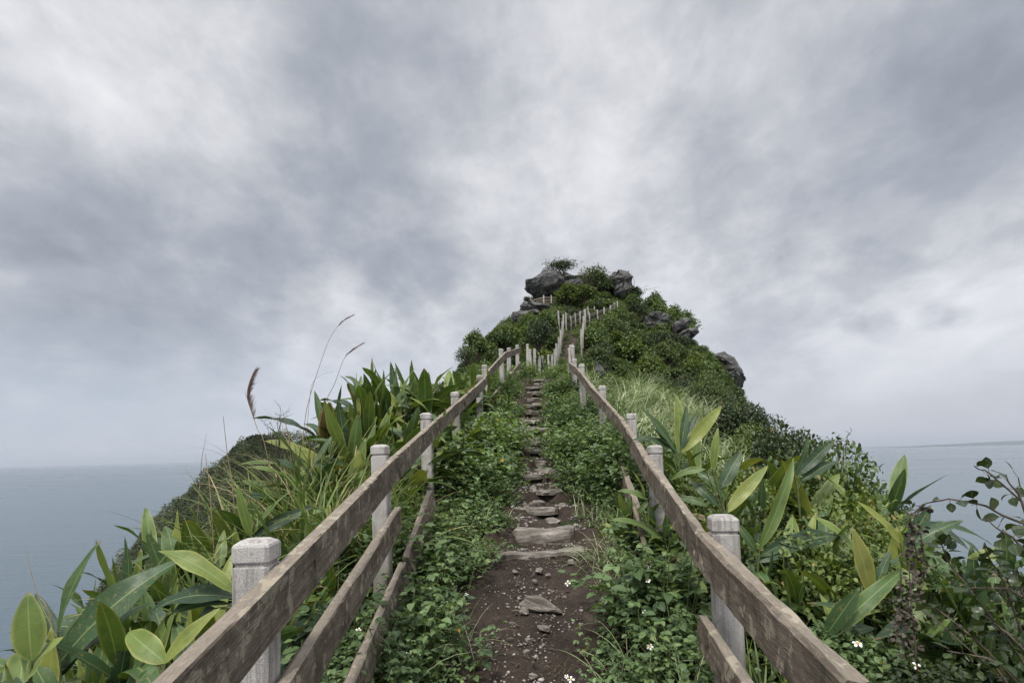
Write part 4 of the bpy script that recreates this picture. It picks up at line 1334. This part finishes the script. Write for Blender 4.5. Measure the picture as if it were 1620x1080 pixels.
leafy_hero('plant with a long leaf arching over the right slope and a tall pale leaf', 3.5, [(1202, 868, 1270, 725, .075, .62, 0), (1198, 890, 1362, 800, .085, .16, 1), (1196, 872, 1168, 826, .15, .38, 0), (1200, 880, 1290, 835, .09, .3, 1)], (1199, 905))
leafy_hero('yellow leaf with a brown notched tip among dark shrubs', 2.9, [(1378, 940, 1358, 842, .15, .95, 3), (1385, 930, 1405, 870, .12, .3, 0)], (1380, 955))
leafy_hero('plant with a wavy pale green leaf crossing the shrubs and cupped dark leaves', 2.5, [(1305, 1012, 1442, 880, .07, .55, 4), (1318, 1020, 1400, 960, .09, .2, 1), (1306, 1005, 1356, 934, .16, .34, 3), (1310, 1010, 1330, 945, .13, .2, 1)], (1306, 1025))
leafy_hero('narrow yellow leaf leaning left against the sea', 3.3, [(1424, 858, 1377, 792, .10, .93, 0), (1430, 865, 1478, 800, .16, .24, 3), (1436, 865, 1520, 812, .14, .3, 0)], (1430, 880))
leafy_hero('grey-green broad leaves pointing up to the right against the sky', 5.0, [(1262, 752, 1322, 690, .12, .12, 0), (1268, 760, 1330, 714, .12, .2, 1), (1258, 750, 1290, 690, .10, .3, 0)], (1262, 775))
leafy_hero('flat yellow-green leaf near the right edge before the sea', 2.7, [(1600, 880, 1545, 868, .20, .86, 1), (1570, 900, 1530, 845, .18, .35, 3), (1590, 905, 1600, 850, .2, .3, 0)], (1592, 920))
leafy_hero('young plant with paired pale leaves at the fallen plank', 4.75, [(1024, 790, 985, 762, .12, .60, 1), (1026, 794, 1000, 815, .13, .5, 1), (1020, 785, 1010, 745, .10, .8, 0), (1030, 800, 1035, 850, .10, .35, 1)], (1026, 812))

# ------------------------------------------------------------------ grass
def grass_clump(label, px, py, Y, n, L, wid, mat=M_GRASS, group=None, dry=.06, bias=(0, 0), spread=.1, name='grass_clump', lean=(.05, .6), curl=(.5, 2.0), drop=None):
    p = P(px, py, Y); z0 = tz(p.x, p.y)
    mb = MB(); blades(mb, (0, 0, 0), n, L, wid, lean, curl, spread, bias, dry=dry)
    o = mb.build(name, mat); o.location = (p.x, p.y, (z0 if drop is None else p.z - drop) - .03)
    return tag(o, label, 'grass', group)


for i, (px, Y, n, L, lab) in enumerate(((500, 6.2, 70, 1.5, 'behind the dry reed stalks'), (535, 5.7, 60, 1.35, 'below the thicket of ginger'), (468, 5.4, 70, 1.35, 'on the slope edge by bare twigs'),
                                        (430, 4.9, 50, 1.2, 'around the bright ginger leaf'), (495, 4.7, 70, 1.3, 'widest, bright green and arching'), (552, 4.9, 60, 1.2, 'just left of the second post'),
                                        (575, 4.6, 50, .9, 'with many dry curled blades beside the second post'), (380, 4.3, 45, 1.0, 'above the nearest post'), (330, 4.1, 40, 1.0, 'at the slope edge beside dry sticks'),
                                        (285, 3.4, 40, .8, 'left of the nearest post'), (195, 3.1, 30, .8, 'arching towards the sea'), (640, 5.6, 30, .8, 'between the second and third posts'), (450, 3.6, 40, .8, 'in the gap between the two nearest posts'),
                                        (355, 5.6, 40, 1.3, 'tallest at the left slope edge'), (405, 5.9, 50, 1.3, 'beneath the leaning brown plume'))):
    grass_clump('long-bladed green grass clump ' + lab, px, 800, Y, int(n * 2.0), L * 1.2, .017, group='grass clumps on the left slope', dry=.35 if 'dry' in lab else .08)
for i in range(30):
    Y = 8.2 + (i % 6) * 1.3 + random.uniform(-.4, .4)
    x_ = float(spine_x(Y)) + 1.5 + random.uniform(0, 3.0) * (1 + (Y - 8) * .06)
    mb = MB(); blades(mb, (0, 0, 0), 120, random.uniform(1.0, 1.5), .0105, (.05, .55), (1.2, 2.9), .15, (.25, -.1), dry=.12)
    o = mb.build('pale_grass_clump', M_PALEGRASS); o.location = (x_, Y, tz(x_, Y) - .03)
    d_ = x_ - float(spine_x(Y))
    near = min(range(len(rt)), key=lambda j: abs(rt[j].y - Y))
    tag(o, f"pale drooping silvergrass clump {'close beside' if d_ < 2.6 else 'a few steps from' if d_ < 3.8 else 'far out from'} the {['nearest', 'second', 'third', 'fourth', 'fifth', 'sixth', 'seventh', 'eighth'][near]} right fence post", 'grass', 'pale grass clumps on the right bank')
for (px, py, Y, n, L, lab) in ((955, 870, 4.9, 130, .5, 'wispy grass tuft spilling over the right end of the lowest steps'), (985, 850, 4.9, 90, .45, 'wispy grass tuft beside the fallen plank'), (975, 900, 4.5, 60, .35, 'small grass tuft above the white flowers'),
                               (800, 905, 4.3, 0, .2, ''), (745, 800, 5.6, 60, .35, 'narrow-leaved grass tuft in the weeds left of the steps'), (800, 655, 11, 40, .5, 'pale grass tuft beside the far plank')):
    if n: grass_clump(lab, px, py, Y, n, L, .004, mat=M_PALEGRASS, spread=.09, lean=(.3, 1.1), curl=(.8, 1.8), dry=.2, name='grass_tuft')
for (px, py, Y, lab) in ((782, 1022, 3.35, 'dry brown grass tuft at the left edge of the bare soil'), (878, 912, 4.1, 'tiny dry grass tuft beside the largest loose stone'), (880, 1010, 3.3, 'small dry grass tuft near the right edge of the soil')):
    grass_clump(lab, px, py, Y, 60, .11, .0018, spread=.03, dry=1.0, lean=(.2, 1.3), curl=(.2, 1), name='dry_tuft')
# short grass filling the slopes
mb = MB(); r = np.random.default_rng(91)
for i in range(620):
    y = r.uniform(1.6, 20); sd_ = r.choice([-1, 1]); x = float(spine_x(y)) + sd_ * (1.05 + abs(r.normal(0, 1.6)))
    blades(mb, (x, y, tz(x, y) - .02), 16, r.uniform(.25, .6), .006, (.1, .9), (.4, 1.8), .09, r=r, seg=5, dry=.08)
kind(mb.build('slope_grass', M_GRASS), 'stuff')

# ------------------------------------------------------------------ reed plumes and dry stalks
def reed(label, pts, plume=None, Y=6, rad=.0045, fan=1.0):
    """pts: stalk from base to tip as seen; plume: from which fraction hairs grow"""
    W = [P(a, b, Y + i * .03) for i, (a, b) in enumerate(pts)]
    z0 = tz(W[0].x, W[0].y)
    base = Vector((W[0].x, W[0].y, z0)); 
    t_ = thing('reed_stalk', label, 'reed', base)
    ex = (W[0] - W[1]).normalized(); hh = max(.05, min(.6, W[0].z - z0)); q_ = [W[0] + ex * hh * .5 + Vector((0, 0, -hh * .6))] + W
    # smooth
    cr = []
    for i in range(len(q_) - 1):
        p0, p1, p2, p3 = q_[max(i - 1, 0)], q_[i], q_[i + 1], q_[min(i + 2, len(q_) - 1)]
        for s_ in np.linspace(0, 1, 6, endpoint=False):
            s_ = float(s_)
            cr.append(.5 * ((2 * p1) + (p2 - p0) * s_ + (2 * p0 - 5 * p1 + 4 * p2 - p3) * s_ ** 2 + (3 * p1 - p0 - 3 * p2 + p3) * s_ ** 3))
    cr.append(q_[-1])
    mb = MB(); mb.tube([c - base for c in cr], np.linspace(rad, rad * .3, len(cr)), 5)
    mb.build('stalk', M_STRAW, t_)
    if plume:
        r = np.random.default_rng(len(label)); mp = MB()
        n0 = int(len(cr) * plume[0])
        d_end = (cr[-1] - cr[n0]).normalized()
        Lp = (cr[-1] - cr[n0]).length
        for k in range(plume[1]):
            f = r.random() ** .8; i = n0 + f * (len(cr) - 1 - n0); i0 = min(int(i), len(cr) - 2)
            p = cr[i0] + (cr[i0 + 1] - cr[i0]) * (i - i0) - base
            tang = (cr[i0 + 1] - cr[i0]).normalized()
            sdv = Vector((r.normal(0, .10) + plume[2], r.normal(0, .12), r.normal(0, .06) - .02)) * fan
            dv = (tang + sdv).normalized(); L = Lp * r.uniform(.14, .38) * (1 - .5 * f)
            mid_ = p + dv * L * .5; end_ = p + dv * L + Vector((plume[2] * .12 * L, 0, -.12 * L))
            mp.tube([p, mid_, end_], [.0028, .0026, .0007], 3)
        mp.build('plume', M_PLUME, t_)
    return t_


reed('tall arching reed with slim brown plume, topmost over the grass', [(482, 668), (490, 628), (505, 580), (522, 535), (540, 510), (557, 499)], (.76, 130, .03), 6.2)
reed('shorter reed with bent brown plume beside the tallest one', [(510, 650), (530, 605), (543, 570), (555, 555), (572, 544)], (.62, 170, .06), 6.2)
reed('reed with wide feathery brown plume fanned to one side', [(418, 700), (408, 680), (398, 652), (391, 628), (394, 606), (401, 589)], (.42, 260, .30), 5.6, fan=1.3)
reed('thin broken reed stalk between the two plumed reeds', [(490, 630), (495, 605), (508, 593), (528, 587)], None, 6.2, .003)
reed('straight dry stick standing at the slope edge', [(368, 770), (360, 720), (353, 658)], None, 5.0, .007)
reed('thinner dry stick farthest left at the slope edge', [(318, 740), (322, 710), (327, 685)], None, 5.0, .004)
reed('short dry stick between the two dry sticks', [(332, 770), (328, 745), (325, 718)], None, 4.6, .006)
reed('thick bare dry stalk standing above the tall grass', [(458, 700), (453, 675), (447, 649)], None, 6.0, .009)
reed('thin bare dry stalk behind the thick one', [(450, 700), (446, 672), (443, 650)], None, 6.1, .004)
reed('thin grass stem rising at the corner against the sea', [(80, 980), (60, 940), (48, 900), (40, 864)], None, 2.6, .003)


def twigs(label, px, py, Y, n, size, seed, name='bare_twigs'):
    p = P(px, py, Y); r = np.random.default_rng(seed); z0 = tz(p.x, p.y)
    mb = MB()
    for i in range(n):
        a = np.array([0, 0, 0.0]); d = nrm(np.array([r.normal(0, .5), r.normal(0, .3), 1.]))
        pts = [np.array([r.normal(0, .05), r.normal(0, .05), z0 - p.z]), a + r.normal(0, .04, 3)]
        for k in range(5):
            d = nrm(d + r.normal(0, .3, 3)); pts.append(pts[-1] + d * size / 5)
            if k > 0:
                e = nrm(d + r.normal(0, .7, 3)); mb.tube([pts[-1], pts[-1] + e * size * .15, pts[-1] + e * size * .26 + r.normal(0, .01, 3)], [.003, .002, .001], 4)
        mb.tube(pts, np.linspace(.0035, .001, len(pts)) * (1 if Y < 20 else 8), 5)
    o = mb.build(name, M_TWIG); o.location = p
    return tag(o, label, 'twigs')


twigs('bare brown twigs beside the thick dry stalk on the slope', 438, 690, 6.0, 7, .28, 4, 'bare_twig')
twigs('bare twigs sticking up from the silhouetted shrub by the sea', 1328, 712, 5.6, 4, .22, 5, 'bare_twig')
twigs('bare twigs rising over the right summit edge', 1006, 470, 51, 5, 2.6, 6, 'bare_twig')

# ------------------------------------------------------------------ shrubs close to the path
NS = [(1235, 665, 7.5, 1.0, 2, 'dark shrub silhouetted against the sky below the cliff'), (1190, 690, 8.5, .9, 0, 'green shrub in front of the lower cliff'), (1290, 740, 6.0, 1.15, 0, 'small-leaved shrub below the silhouetted one'),
      (1150, 770, 5.4, .85, 0, 'leafy shrub behind the fan-shaped ginger'), (1240, 830, 4.6, .95, 2, 'dark small-leaved shrub right of the nearest right post'), (1330, 830, 4.4, 1.0, 0, 'dense small-leaved shrub on the sea side'),
      (1200, 900, 3.7, .75, 1, 'creeper-covered low shrub beside the top plank'), (1290, 900, 3.5, .85, 3, 'bright creeper-covered shrub in the middle of the right slope'), (1400, 930, 3.1, .8, 2, 'dark shrub beside the wavy ginger leaf'),
      (1500, 930, 2.8, .8, 1, 'shrub behind the withered vine'), (1590, 950, 2.6, .85, 2, 'dark shrub filling the lower right corner'), (1330, 1010, 2.5, .6, 3, 'low shrub beside the plank at the bottom edge'),
      (1450, 1040, 2.3, .6, 2, 'dark low shrub with white flowers above'), (1560, 1050, 2.1, .55, 1, 'low shrub at the bottom right corner'), (1080, 830, 4.9, .5, 1, 'small shrub behind the second right post'), 
      (1060, 700, 7.4, .6, 3, 'small bright shrub between pale grass and ginger'), (1350, 760, 6.2, .9, 2, 'dark shrub with twigs against the sea'), (1120, 592, 17, 1.0, 1, 'shrub above the pale grass bank'), (1165, 640, 12, 1.2, 2, 'dark shrub under the bare cliff rock'),
      (640, 640, 8.6, 1.0, 2, 'dark shrub inside the ginger thicket'), (560, 640, 7.6, .9, 2, 'dark shrub at the left end of the ginger thicket'), (700, 610, 10, .9, 2, 'dark shrub behind the ginger thicket'),
      (560, 790, 5.6, .6, 2, 'dark shrub between grass and the second post'), (230, 985, 3.3, .6, 2, 'dark shrub beneath the blue-green ginger leaves'),
      (100, 1060, 2.9, .6, 2, 'dark shrub in the lower left corner'), (500, 900, 4.2, .5, 1, 'shrub between the two nearest left posts'), (700, 700, 7.4, .6, 2, 'dark shrub between third and fourth left posts'),
      (250, 915, 5.2, .8, 1, 'shrub on the drop above the sea')]
for (px, py, Y, s_, k, lab) in NS:
    p = P(px, py, Y); zg = tz(p.x, p.y)
    if s_ >= .8:
        h_ = max(.5, p.z + .38 * s_ - zg)
        make_shrub('leafy_shrub', BIGV[(1, 0, 2, 1)[k]], lab, 'shrub', 'shrubs beside the fences', (p.x, p.y, zg - .08), random.uniform(0, 6.28), (s_ * .8, s_ * .8, h_ / 1.22))
    else:
        make_shrub('leafy_shrub', NEARV[k], lab, 'shrub', 'shrubs beside the fences', (p.x, p.y, min(p.z - .32 * s_, zg + .35)), random.uniform(0, 6.28), (s_, s_, s_ * .9))


for (px, py, Y, s_, k, lab) in ((1545, 858, 3.1, .75, 2, 'dark dense shrub closing the gap below the oval-leaved branches'), (1610, 850, 2.9, .7, 2, 'dark shrub at the right edge under the oval-leaved branches'),
                                (1470, 868, 3.4, .7, 0, 'dense green shrub behind the withered vine'), (1400, 845, 3.9, .7, 1, 'bright dense shrub below the narrow yellow leaf')):
    p = P(px, py, Y); zg = tz(p.x, p.y)
    make_shrub('leafy_shrub', BIGV[k], lab, 'shrub', 'shrubs beside the fences', (p.x, p.y, zg - .08), random.uniform(0, 6.28), (s_ * .7, s_ * .7, max(.5, p.z + .1 - zg) / 1.22))


# ------------------------------------------------------------------ leafy weeds beside the path
def weed_tpl(seed, stems, H, nodes, leaf=.05, spreadr=.14):
    r = np.random.default_rng(seed)
    mf, ms = MB(), MB()
    for s_ in range(stems):
        az = r.uniform(0, 6.28); le = abs(r.normal(.25, .3)); b = np.array([math.cos(az), math.sin(az), 0]) * r.uniform(0, spreadr)
        h = H * r.uniform(.5, 1.05); pts = [b - [0, 0, .04]]; a = le * .4
        for i in range(nodes + 1):
            a += le / nodes
            pts.append(pts[-1] + np.array([math.cos(az) * math.sin(a), math.sin(az) * math.sin(a), math.cos(a)]) * h / (nodes + 1))
        ms.tube(pts, np.linspace(.0035, .0015, len(pts)), 4)
        tone = r.normal(.45, .12)
        for i in range(2, nodes + 2):
            pa_ = r.uniform(0, 3.14)
            for sd_ in (0, math.pi):
                q = pa_ + sd_ + r.normal(0, .2)
                dirh = np.array([math.cos(q), math.sin(q), 0])
                el = r.uniform(.0, .6); pd = dirh * math.cos(el) + np.array([0, 0, math.sin(el)])
                pe = r.uniform(.5, 1.0) * leaf
                pp = pts[i] + pd * pe
                Ls = leaf * r.uniform(.7, 1.3) * (1 - .25 * (i == nodes + 1))
                dirs = [pd] + ([nrm(pd + np.cross(pd, [0, 0, 1]) * s2 * 1.3) for s2 in (1, -1)] if r.random() < .75 else [])
                for jd, dd_ in enumerate(dirs):
                    u_ = nrm(np.array([0, 0, 1.]) + r.normal(0, .3, 3))
                    M = frames((dd_ - np.array([0, 0, r.uniform(-.1, .35)]))[None], u_[None]) * Ls * (1 if jd == 0 else .78)
                    mf.inst(OVAL[int(r.integers(0, 3))], M, pp[None], np.clip(np.array([tone + r.normal(0, .15)]), 0, .95) if r.random() > .004 else np.array([1.]))
    return mf, ms


WV = [weed_tpl(400 + i, 13, h, n) for i, (h, n) in enumerate(((.42, 6), (.32, 5), (.5, 7), (.36, 6), (.25, 4)))]
WM = [(f_.mesh('leaves', M_WEED), s_.mesh('stem', M_STEM)) for f_, s_ in WV]
WBIG = [(655, 1030, 3.2, 1.32, 2, 'bushy leafy weed beside the third plank at the bottom'), (712, 1010, 3.35, 1.2, 0, 'leafy weed with a few yellow leaves at the soil edge'), (668, 965, 3.75, 1.32, 0, 'leafy weed in front of the second left post'),
        (700, 900, 4.3, 1.44, 2, 'tall leafy weed at the left edge of the bare soil'), (740, 870, 4.7, 1.2, 0, 'leafy weed left of the slab step'), (690, 820, 5.0, 1.44, 2, 'leafy weed behind the broken plank end'),
        (1000, 1060, 2.9, 0.96, 0, 'leafy weed under the white flowers at the bottom edge'), (1060, 1050, 3.0, 1.08, 2, 'leafy weed beside the broken lower plank'), (955, 990, 3.4, 0.84, 1, 'low leafy weed at the right edge of the soil'),
        (1020, 960, 3.6, 1.2, 2, 'leafy weed with the largest white flowers'), (1070, 960, 3.8, 1.2, 0, 'leafy weed just left of the nearest right post'), (940, 1050, 2.9, 0.6, 3, 'small pale weed on bare soil right of the path'),
        (910, 700, 8.0, 1.8, 2, 'tall dense weed bush at the foot of the third right post'), (930, 740, 7.2, 1.68, 0, 'dense weed bush right of the fourth step'), (770, 700, 8.0, 1.56, 2, 'dense weed bush left of the middle steps'), (760, 760, 6.6, 1.56, 0, 'dense weed bush left of the third step')]
for (px, py, Y, s_, k, lab) in WBIG:
    p = P(px, py, Y); t_ = thing('leafy_weed', lab, 'weed', (p.x, p.y, tz(p.x, p.y) - .01), 'leafy weeds beside the path')
    t_.rotation_euler = (0, 0, random.uniform(0, 6.28)); t_.scale = (s_,) * 3
    link('leaves', WM[k][0], t_); link('stem', WM[k][1], t_)
# the rest of the green carpet, nobody could count it
mb = MB(); ms = MB(); r = np.random.default_rng(412)
nW = 0
for i in range(1650):
    y = 2.0 + 18.5 * r.random() ** 1.1 if i < 1150 else r.uniform(18.5, 37); c = float(pcx(y)); hw = float(np.interp(y, PCY, PHW)) * (1 if y < 12 else .75)
    side = r.choice([-1, 1])
    lo = hw + (.03 if y > 9.5 else -.02 if y > 5.6 else .10)
    edge_l, edge_r = c + .95 + .01 * y, 1.45 - c + .25
    mx_ = (max(lo + .1, edge_l) if side < 0 else max(lo + .1, edge_r)) + .35
    off = lo + (mx_ - lo) * r.random()
    if y < 4.8 and side > 0 and off < (.30 if y < 3.6 else .42): continue
    if y > 17 and r.random() < .35: off = r.uniform(-.2, .5)
    x = c + side * off
    if float(fbm(x * 1.4, y * 1.4, seed=99)) < -.20: continue
    k = int(r.integers(0, 5)); s_ = r.uniform(.55, 1.0) * (.55 + .5 * min(1, (off - lo) / .35)) * (1.25 if y > 9.5 else 1.7 if y > 6 else 1.4) * (1.08 + 1.3 * float(fbm(x * 1.3, y * 1.3, seed=101)))
    th = r.uniform(0, 6.28)
    Mr = np.array([[math.cos(th), -math.sin(th), 0], [math.sin(th), math.cos(th), 0], [0, 0, 1]]) * s_
    off3 = np.array([x, y, tz(x, y) - .01])
    tone = r.normal(0, .06) + .35 * float(fbm(x * .8, y * .8, seed=103))
    for src, dst in ((WV[k][0], mb), (WV[k][1], ms)):
        if dst is ms and y > 7: continue
        V = np.concatenate(src.V) @ Mr.T + off3
        dst.add(V, tris=np.concatenate(src.T) if src.T else None, quads=np.concatenate(src.Q) if src.Q else None, rnd=np.clip(np.concatenate(src.rnd) + tone, 0, 1), uv=np.concatenate(src.uv))
kind(mb.build('weed_ground_cover', M_WEED), 'stuff')
mb = MB(); r = np.random.default_rng(515)
for i in range(230):
    y = 2.4 + 16 * r.random() ** 1.2; sd_ = r.choice([-1, 1]); hw = float(np.interp(y, PCY, PHW))
    x = float(pcx(y)) + sd_ * (hw + r.uniform(.02, .75))
    blades(mb, (x, y, tz(x, y) - .02), int(r.integers(8, 22)), r.uniform(.22, .55), .0035, (.1, 1.0), (.5, 1.9), .05, r=r, seg=6, dry=.22)
kind(mb.build('verge_grass', M_PALEGRASS), 'stuff')
kind(ms.build('weed_stem_cover', M_STEM), 'stuff')


# ------------------------------------------------------------------ white wildflowers
def flower_meshes(seed, npet):
    r = np.random.default_rng(seed); mb = MB()
    tp = leaf_tpl(4, .36, .1, .5, .62)
    for i in range(npet):
        a = i / npet * 6.28 + r.normal(0, .12)
        d = np.array([math.cos(a), math.sin(a), r.uniform(-.1, .25)])
        mb.inst(tp, frames(d[None], np.array([[0, 0, 1.]])) * .016, np.array([[math.cos(a) * .003, math.sin(a) * .003, 0]]), np.array([.5]))
    md = MB(); V, F = rock_mesh(3, .0055, .0055, .005, sub=2, rough=.1, cuts=0); md.add(V, tris=F)
    return mb.mesh('petals', M_PETAL), md.mesh('disc', M_DISC)


FV = [flower_meshes(i, n) for i, n in enumerate((5, 4, 5, 3))]
FLW = [(1025, 917, 3.5, 'topmost of the white wildflowers beside the nearest right post'), (1020, 968, 3.35, 'large white wildflower facing the path above the leafy weeds'), (1028, 1022, 3.1, 'lowest large white wildflower by the broken plank'),
       (1061, 1032, 3.1, 'white wildflower with drooping petals beside the broken plank'), (1066, 925, 3.8, 'small white wildflower close to the right post'), (903, 1074, 2.9, 'white wildflower at the bottom edge of the path'),
       (896, 1069, 2.9, 'tiny yellow wildflower bud at the bottom edge of the path'), (1034, 850, 4.6, 'small yellowish wildflower beside the second right post'), (1027, 896, 3.9, 'small yellow wildflower under the second right post'),
       (898, 922, 4.0, 'single small wildflower at the right soil edge'), (1357, 1017, 2.4, 'white wildflower among the shrubs right of the plank'), (1450, 1052, 2.2, 'white wildflower low in the shrubs near the bottom edge'),
       (552, 949, 3.4, 'topmost small white wildflower between the planks'), (554, 974, 3.3, 'white wildflower below the topmost one between the planks'), (567, 996, 3.2, 'white wildflower touching the third plank'), (578, 1009, 3.15, 'larger white wildflower on the third plank'),
       (600, 1031, 3.1, 'white wildflower right of the third plank'), (738, 940, 4.0, 'lone wildflower at the left soil edge'), (706, 738, 6.6, 'small white wildflower in the weeds left of the fourth post'), (745, 728, 7.0, 'small white wildflower in the weeds below the fourth post'),
       (730, 738, 6.9, 'tiny white wildflower between two others left of the steps'), (771, 697, 8, 'tiny white wildflower near the fifth left post'), (643, 1034, 3.0, 'yellow headed wildflower in the weeds at the bottom'), (700, 770, 6.0, 'tiny white wildflower above the weeds left of the steps')]
for i, (px, py, Y, lab) in enumerate(FLW):
    p = P(px, py, Y); z0 = tz(p.x, p.y)
    t_ = thing('wildflower', lab, 'flower', p, 'small white wildflowers')
    a = link('petals', FV[i % 4][0], t_); b = link('disc', FV[i % 4][1], t_)
    tl = (R(random.uniform(25, 60)), 0, random.uniform(-.6, .6)); a.rotation_euler = b.rotation_euler = tl
    sc_ = random.uniform(.85, 1.25) * (1.0 if 'tiny' not in lab else .8); a.scale = b.scale = (sc_,) * 3
    h = max(.1, p.z - z0)
    mb = MB(); mb.tube([(random.uniform(-.05, .05), .04, -h), (0, .02, -h * .5), (0, .003, -.004)], [.0018, .0015, .0010], 4)
    mb.build('stem', M_STEM, t_)


# ------------------------------------------------------------------ near right: twiggy shrub and withered vine
def twig_shrub(name, label, base, polys, leaf, nper, seed, mat=M_DARK, Y=1.9, rad=.005, dens=1.0):
    r = np.random.default_rng(seed); t_ = thing(name, label, 'shrub', base)
    mt, mf = MB(), MB()
    for pl in polys:
        W = [np.array(tuple(P(a, b, yy) - base)) for a, b, yy in pl]
        W = np.array(W); tt_ = np.linspace(0, len(W) - 1, 12 * (len(W) - 1) + 1)
        C = np.stack([np.interp(tt_, range(len(W)), W[:, k]) for k in range(3)], -1)
        C = C + .006 * np.stack([vnoise(tt_ * 1.3, seed, k, seed) for k in range(3)], -1)
        mt.tube(C, np.linspace(rad, rad * .35, len(C)), 5)
        L = np.linalg.norm(np.diff(C, axis=0), axis=1).sum(); n = int(L / leaf * nper)
        for k in range(n):
            i = r.uniform(0, len(C) - 1.01); p = C[int(i)] * (1 - i % 1) + C[int(i) + 1] * (i % 1)
            tg = nrm(C[min(int(i) + 1, len(C) - 1)] - C[int(i)])
            d = nrm(r.normal(0, 1, 3) + tg * .5 + [0, 0, .1])
            up = nrm(np.array([0, 0, 1.]) + r.normal(0, .5, 3))
            pe = leaf * r.uniform(.1, .8)
            mt.tube([p, p + d * pe], [.0012, .001], 3)
            mf.inst(OVAL[int(r.integers(0, 3))], frames(d[None], up[None]) * leaf * r.uniform(.7, 1.3) * np.array([1.35, 1, 1]), (p + d * pe)[None], np.clip(r.normal(.4, .2, 1), 0, .9))
    mt.build('branch', M_TWIG, t_); mf.build('leaves', mat, t_)
    return t_


bs = P(1640, 1000, 1.9)
twig_shrub('oval_leaf_shrub', 'dark oval-leaved branches reaching in from the right edge over the sea', bs, [
    [(1660, 980, 1.9), (1640, 850, 1.9), (1620, 800, 1.9), (1585, 765, 1.9), (1560, 745, 1.9), (1540, 735, 1.9)],
    [(1650, 900, 1.9), (1620, 830, 1.9), (1560, 800, 1.95), (1500, 788, 2.0), (1460, 800, 2.05), (1440, 812, 2.1)],
    [(1640, 870, 1.8), (1610, 780, 1.8), (1590, 750, 1.8)], [(1640, 900, 1.8), (1600, 850, 1.8), (1560, 820, 1.85)],
    [(1650, 850, 2.0), (1625, 790, 2.0), (1610, 755, 2.0)]], .042, 1.5, 3)
bs = P(1640, 1080, 2.0)
twig_shrub('oval_leaf_shrub', 'low dark oval-leaved branches in the lower right corner', bs, [
    [(1640, 1080, 2.0), (1570, 980, 2.0), (1510, 900, 2.1), (1490, 860, 2.1)], [(1640, 1080, 1.9), (1600, 960, 1.9), (1580, 900, 1.9), (1560, 870, 1.9)],
    [(1620, 1090, 1.8), (1540, 1010, 1.8), (1480, 960, 1.9)], [(1640, 1000, 1.8), (1600, 900, 1.8)], [(1600, 1090, 1.7), (1560, 1040, 1.7), (1500, 1030, 1.75)],
    [(1640, 1050, 1.7), (1590, 1000, 1.7), (1540, 960, 1.75)], [(1650, 960, 1.8), (1590, 930, 1.85), (1540, 930, 1.9)]], .040, 2.6, 5)
bs = P(1440, 1060, 2.15)
twig_shrub('withered_vine', 'withered brown vine hanging with shrivelled dead leaves', bs, [
    [(1452, 1060, 2.1), (1440, 960, 2.1), (1436, 880, 2.1), (1450, 815, 2.1), (1462, 800, 2.1)], [(1440, 820, 2.1), (1448, 880, 2.1), (1436, 960, 2.1), (1430, 1030, 2.1)],
    [(1455, 830, 2.12), (1462, 900, 2.12), (1450, 960, 2.12)], [(1425, 900, 2.1), (1422, 960, 2.1), (1418, 1010, 2.1)]], .020, 3.0, 9, mat=M_DEAD, rad=.003)
bs = P(1440, 960, 2.0)
twig_shrub('trailing_vine', 'thin yellowish bare vine stem trailing across the lower right shrubs', bs, [[(1450, 960, 2.0), (1500, 1000, 1.95), (1560, 1050, 1.85), (1630, 1090, 1.8)]], .03, .35, 10, mat=M_WEED, rad=.003)

# ------------------------------------------------------------------ sea air
m, t = new_mat('haze_air')
pv = t.n('ShaderNodeVolumePrincipled')
pv.inputs['Color'].default_value = (.80, .86, .95, 1)
pv.inputs['Density'].default_value = 4.0e-5
pv.inputs['Anisotropy'].default_value = 0.2
out = t.n('ShaderNodeOutputMaterial')
t.link(pv.outputs[0], out.inputs['Volume'])
mb = MB()
x0, x1, y0, y1, z0_, z1_ = -62000, 62000, -21000, 72000, SEA - 14, 420
mb.add([(x0, y0, z0_), (x1, y0, z0_), (x1, y1, z0_), (x0, y1, z0_), (x0, y0, z1_), (x1, y0, z1_), (x1, y1, z1_), (x0, y1, z1_)],
       quads=[(3, 2, 1, 0), (4, 5, 6, 7), (0, 1, 5, 4), (1, 2, 6, 5), (2, 3, 7, 6), (3, 0, 4, 7)])
kind(mb.build('haze', m, smooth=False), 'stuff')
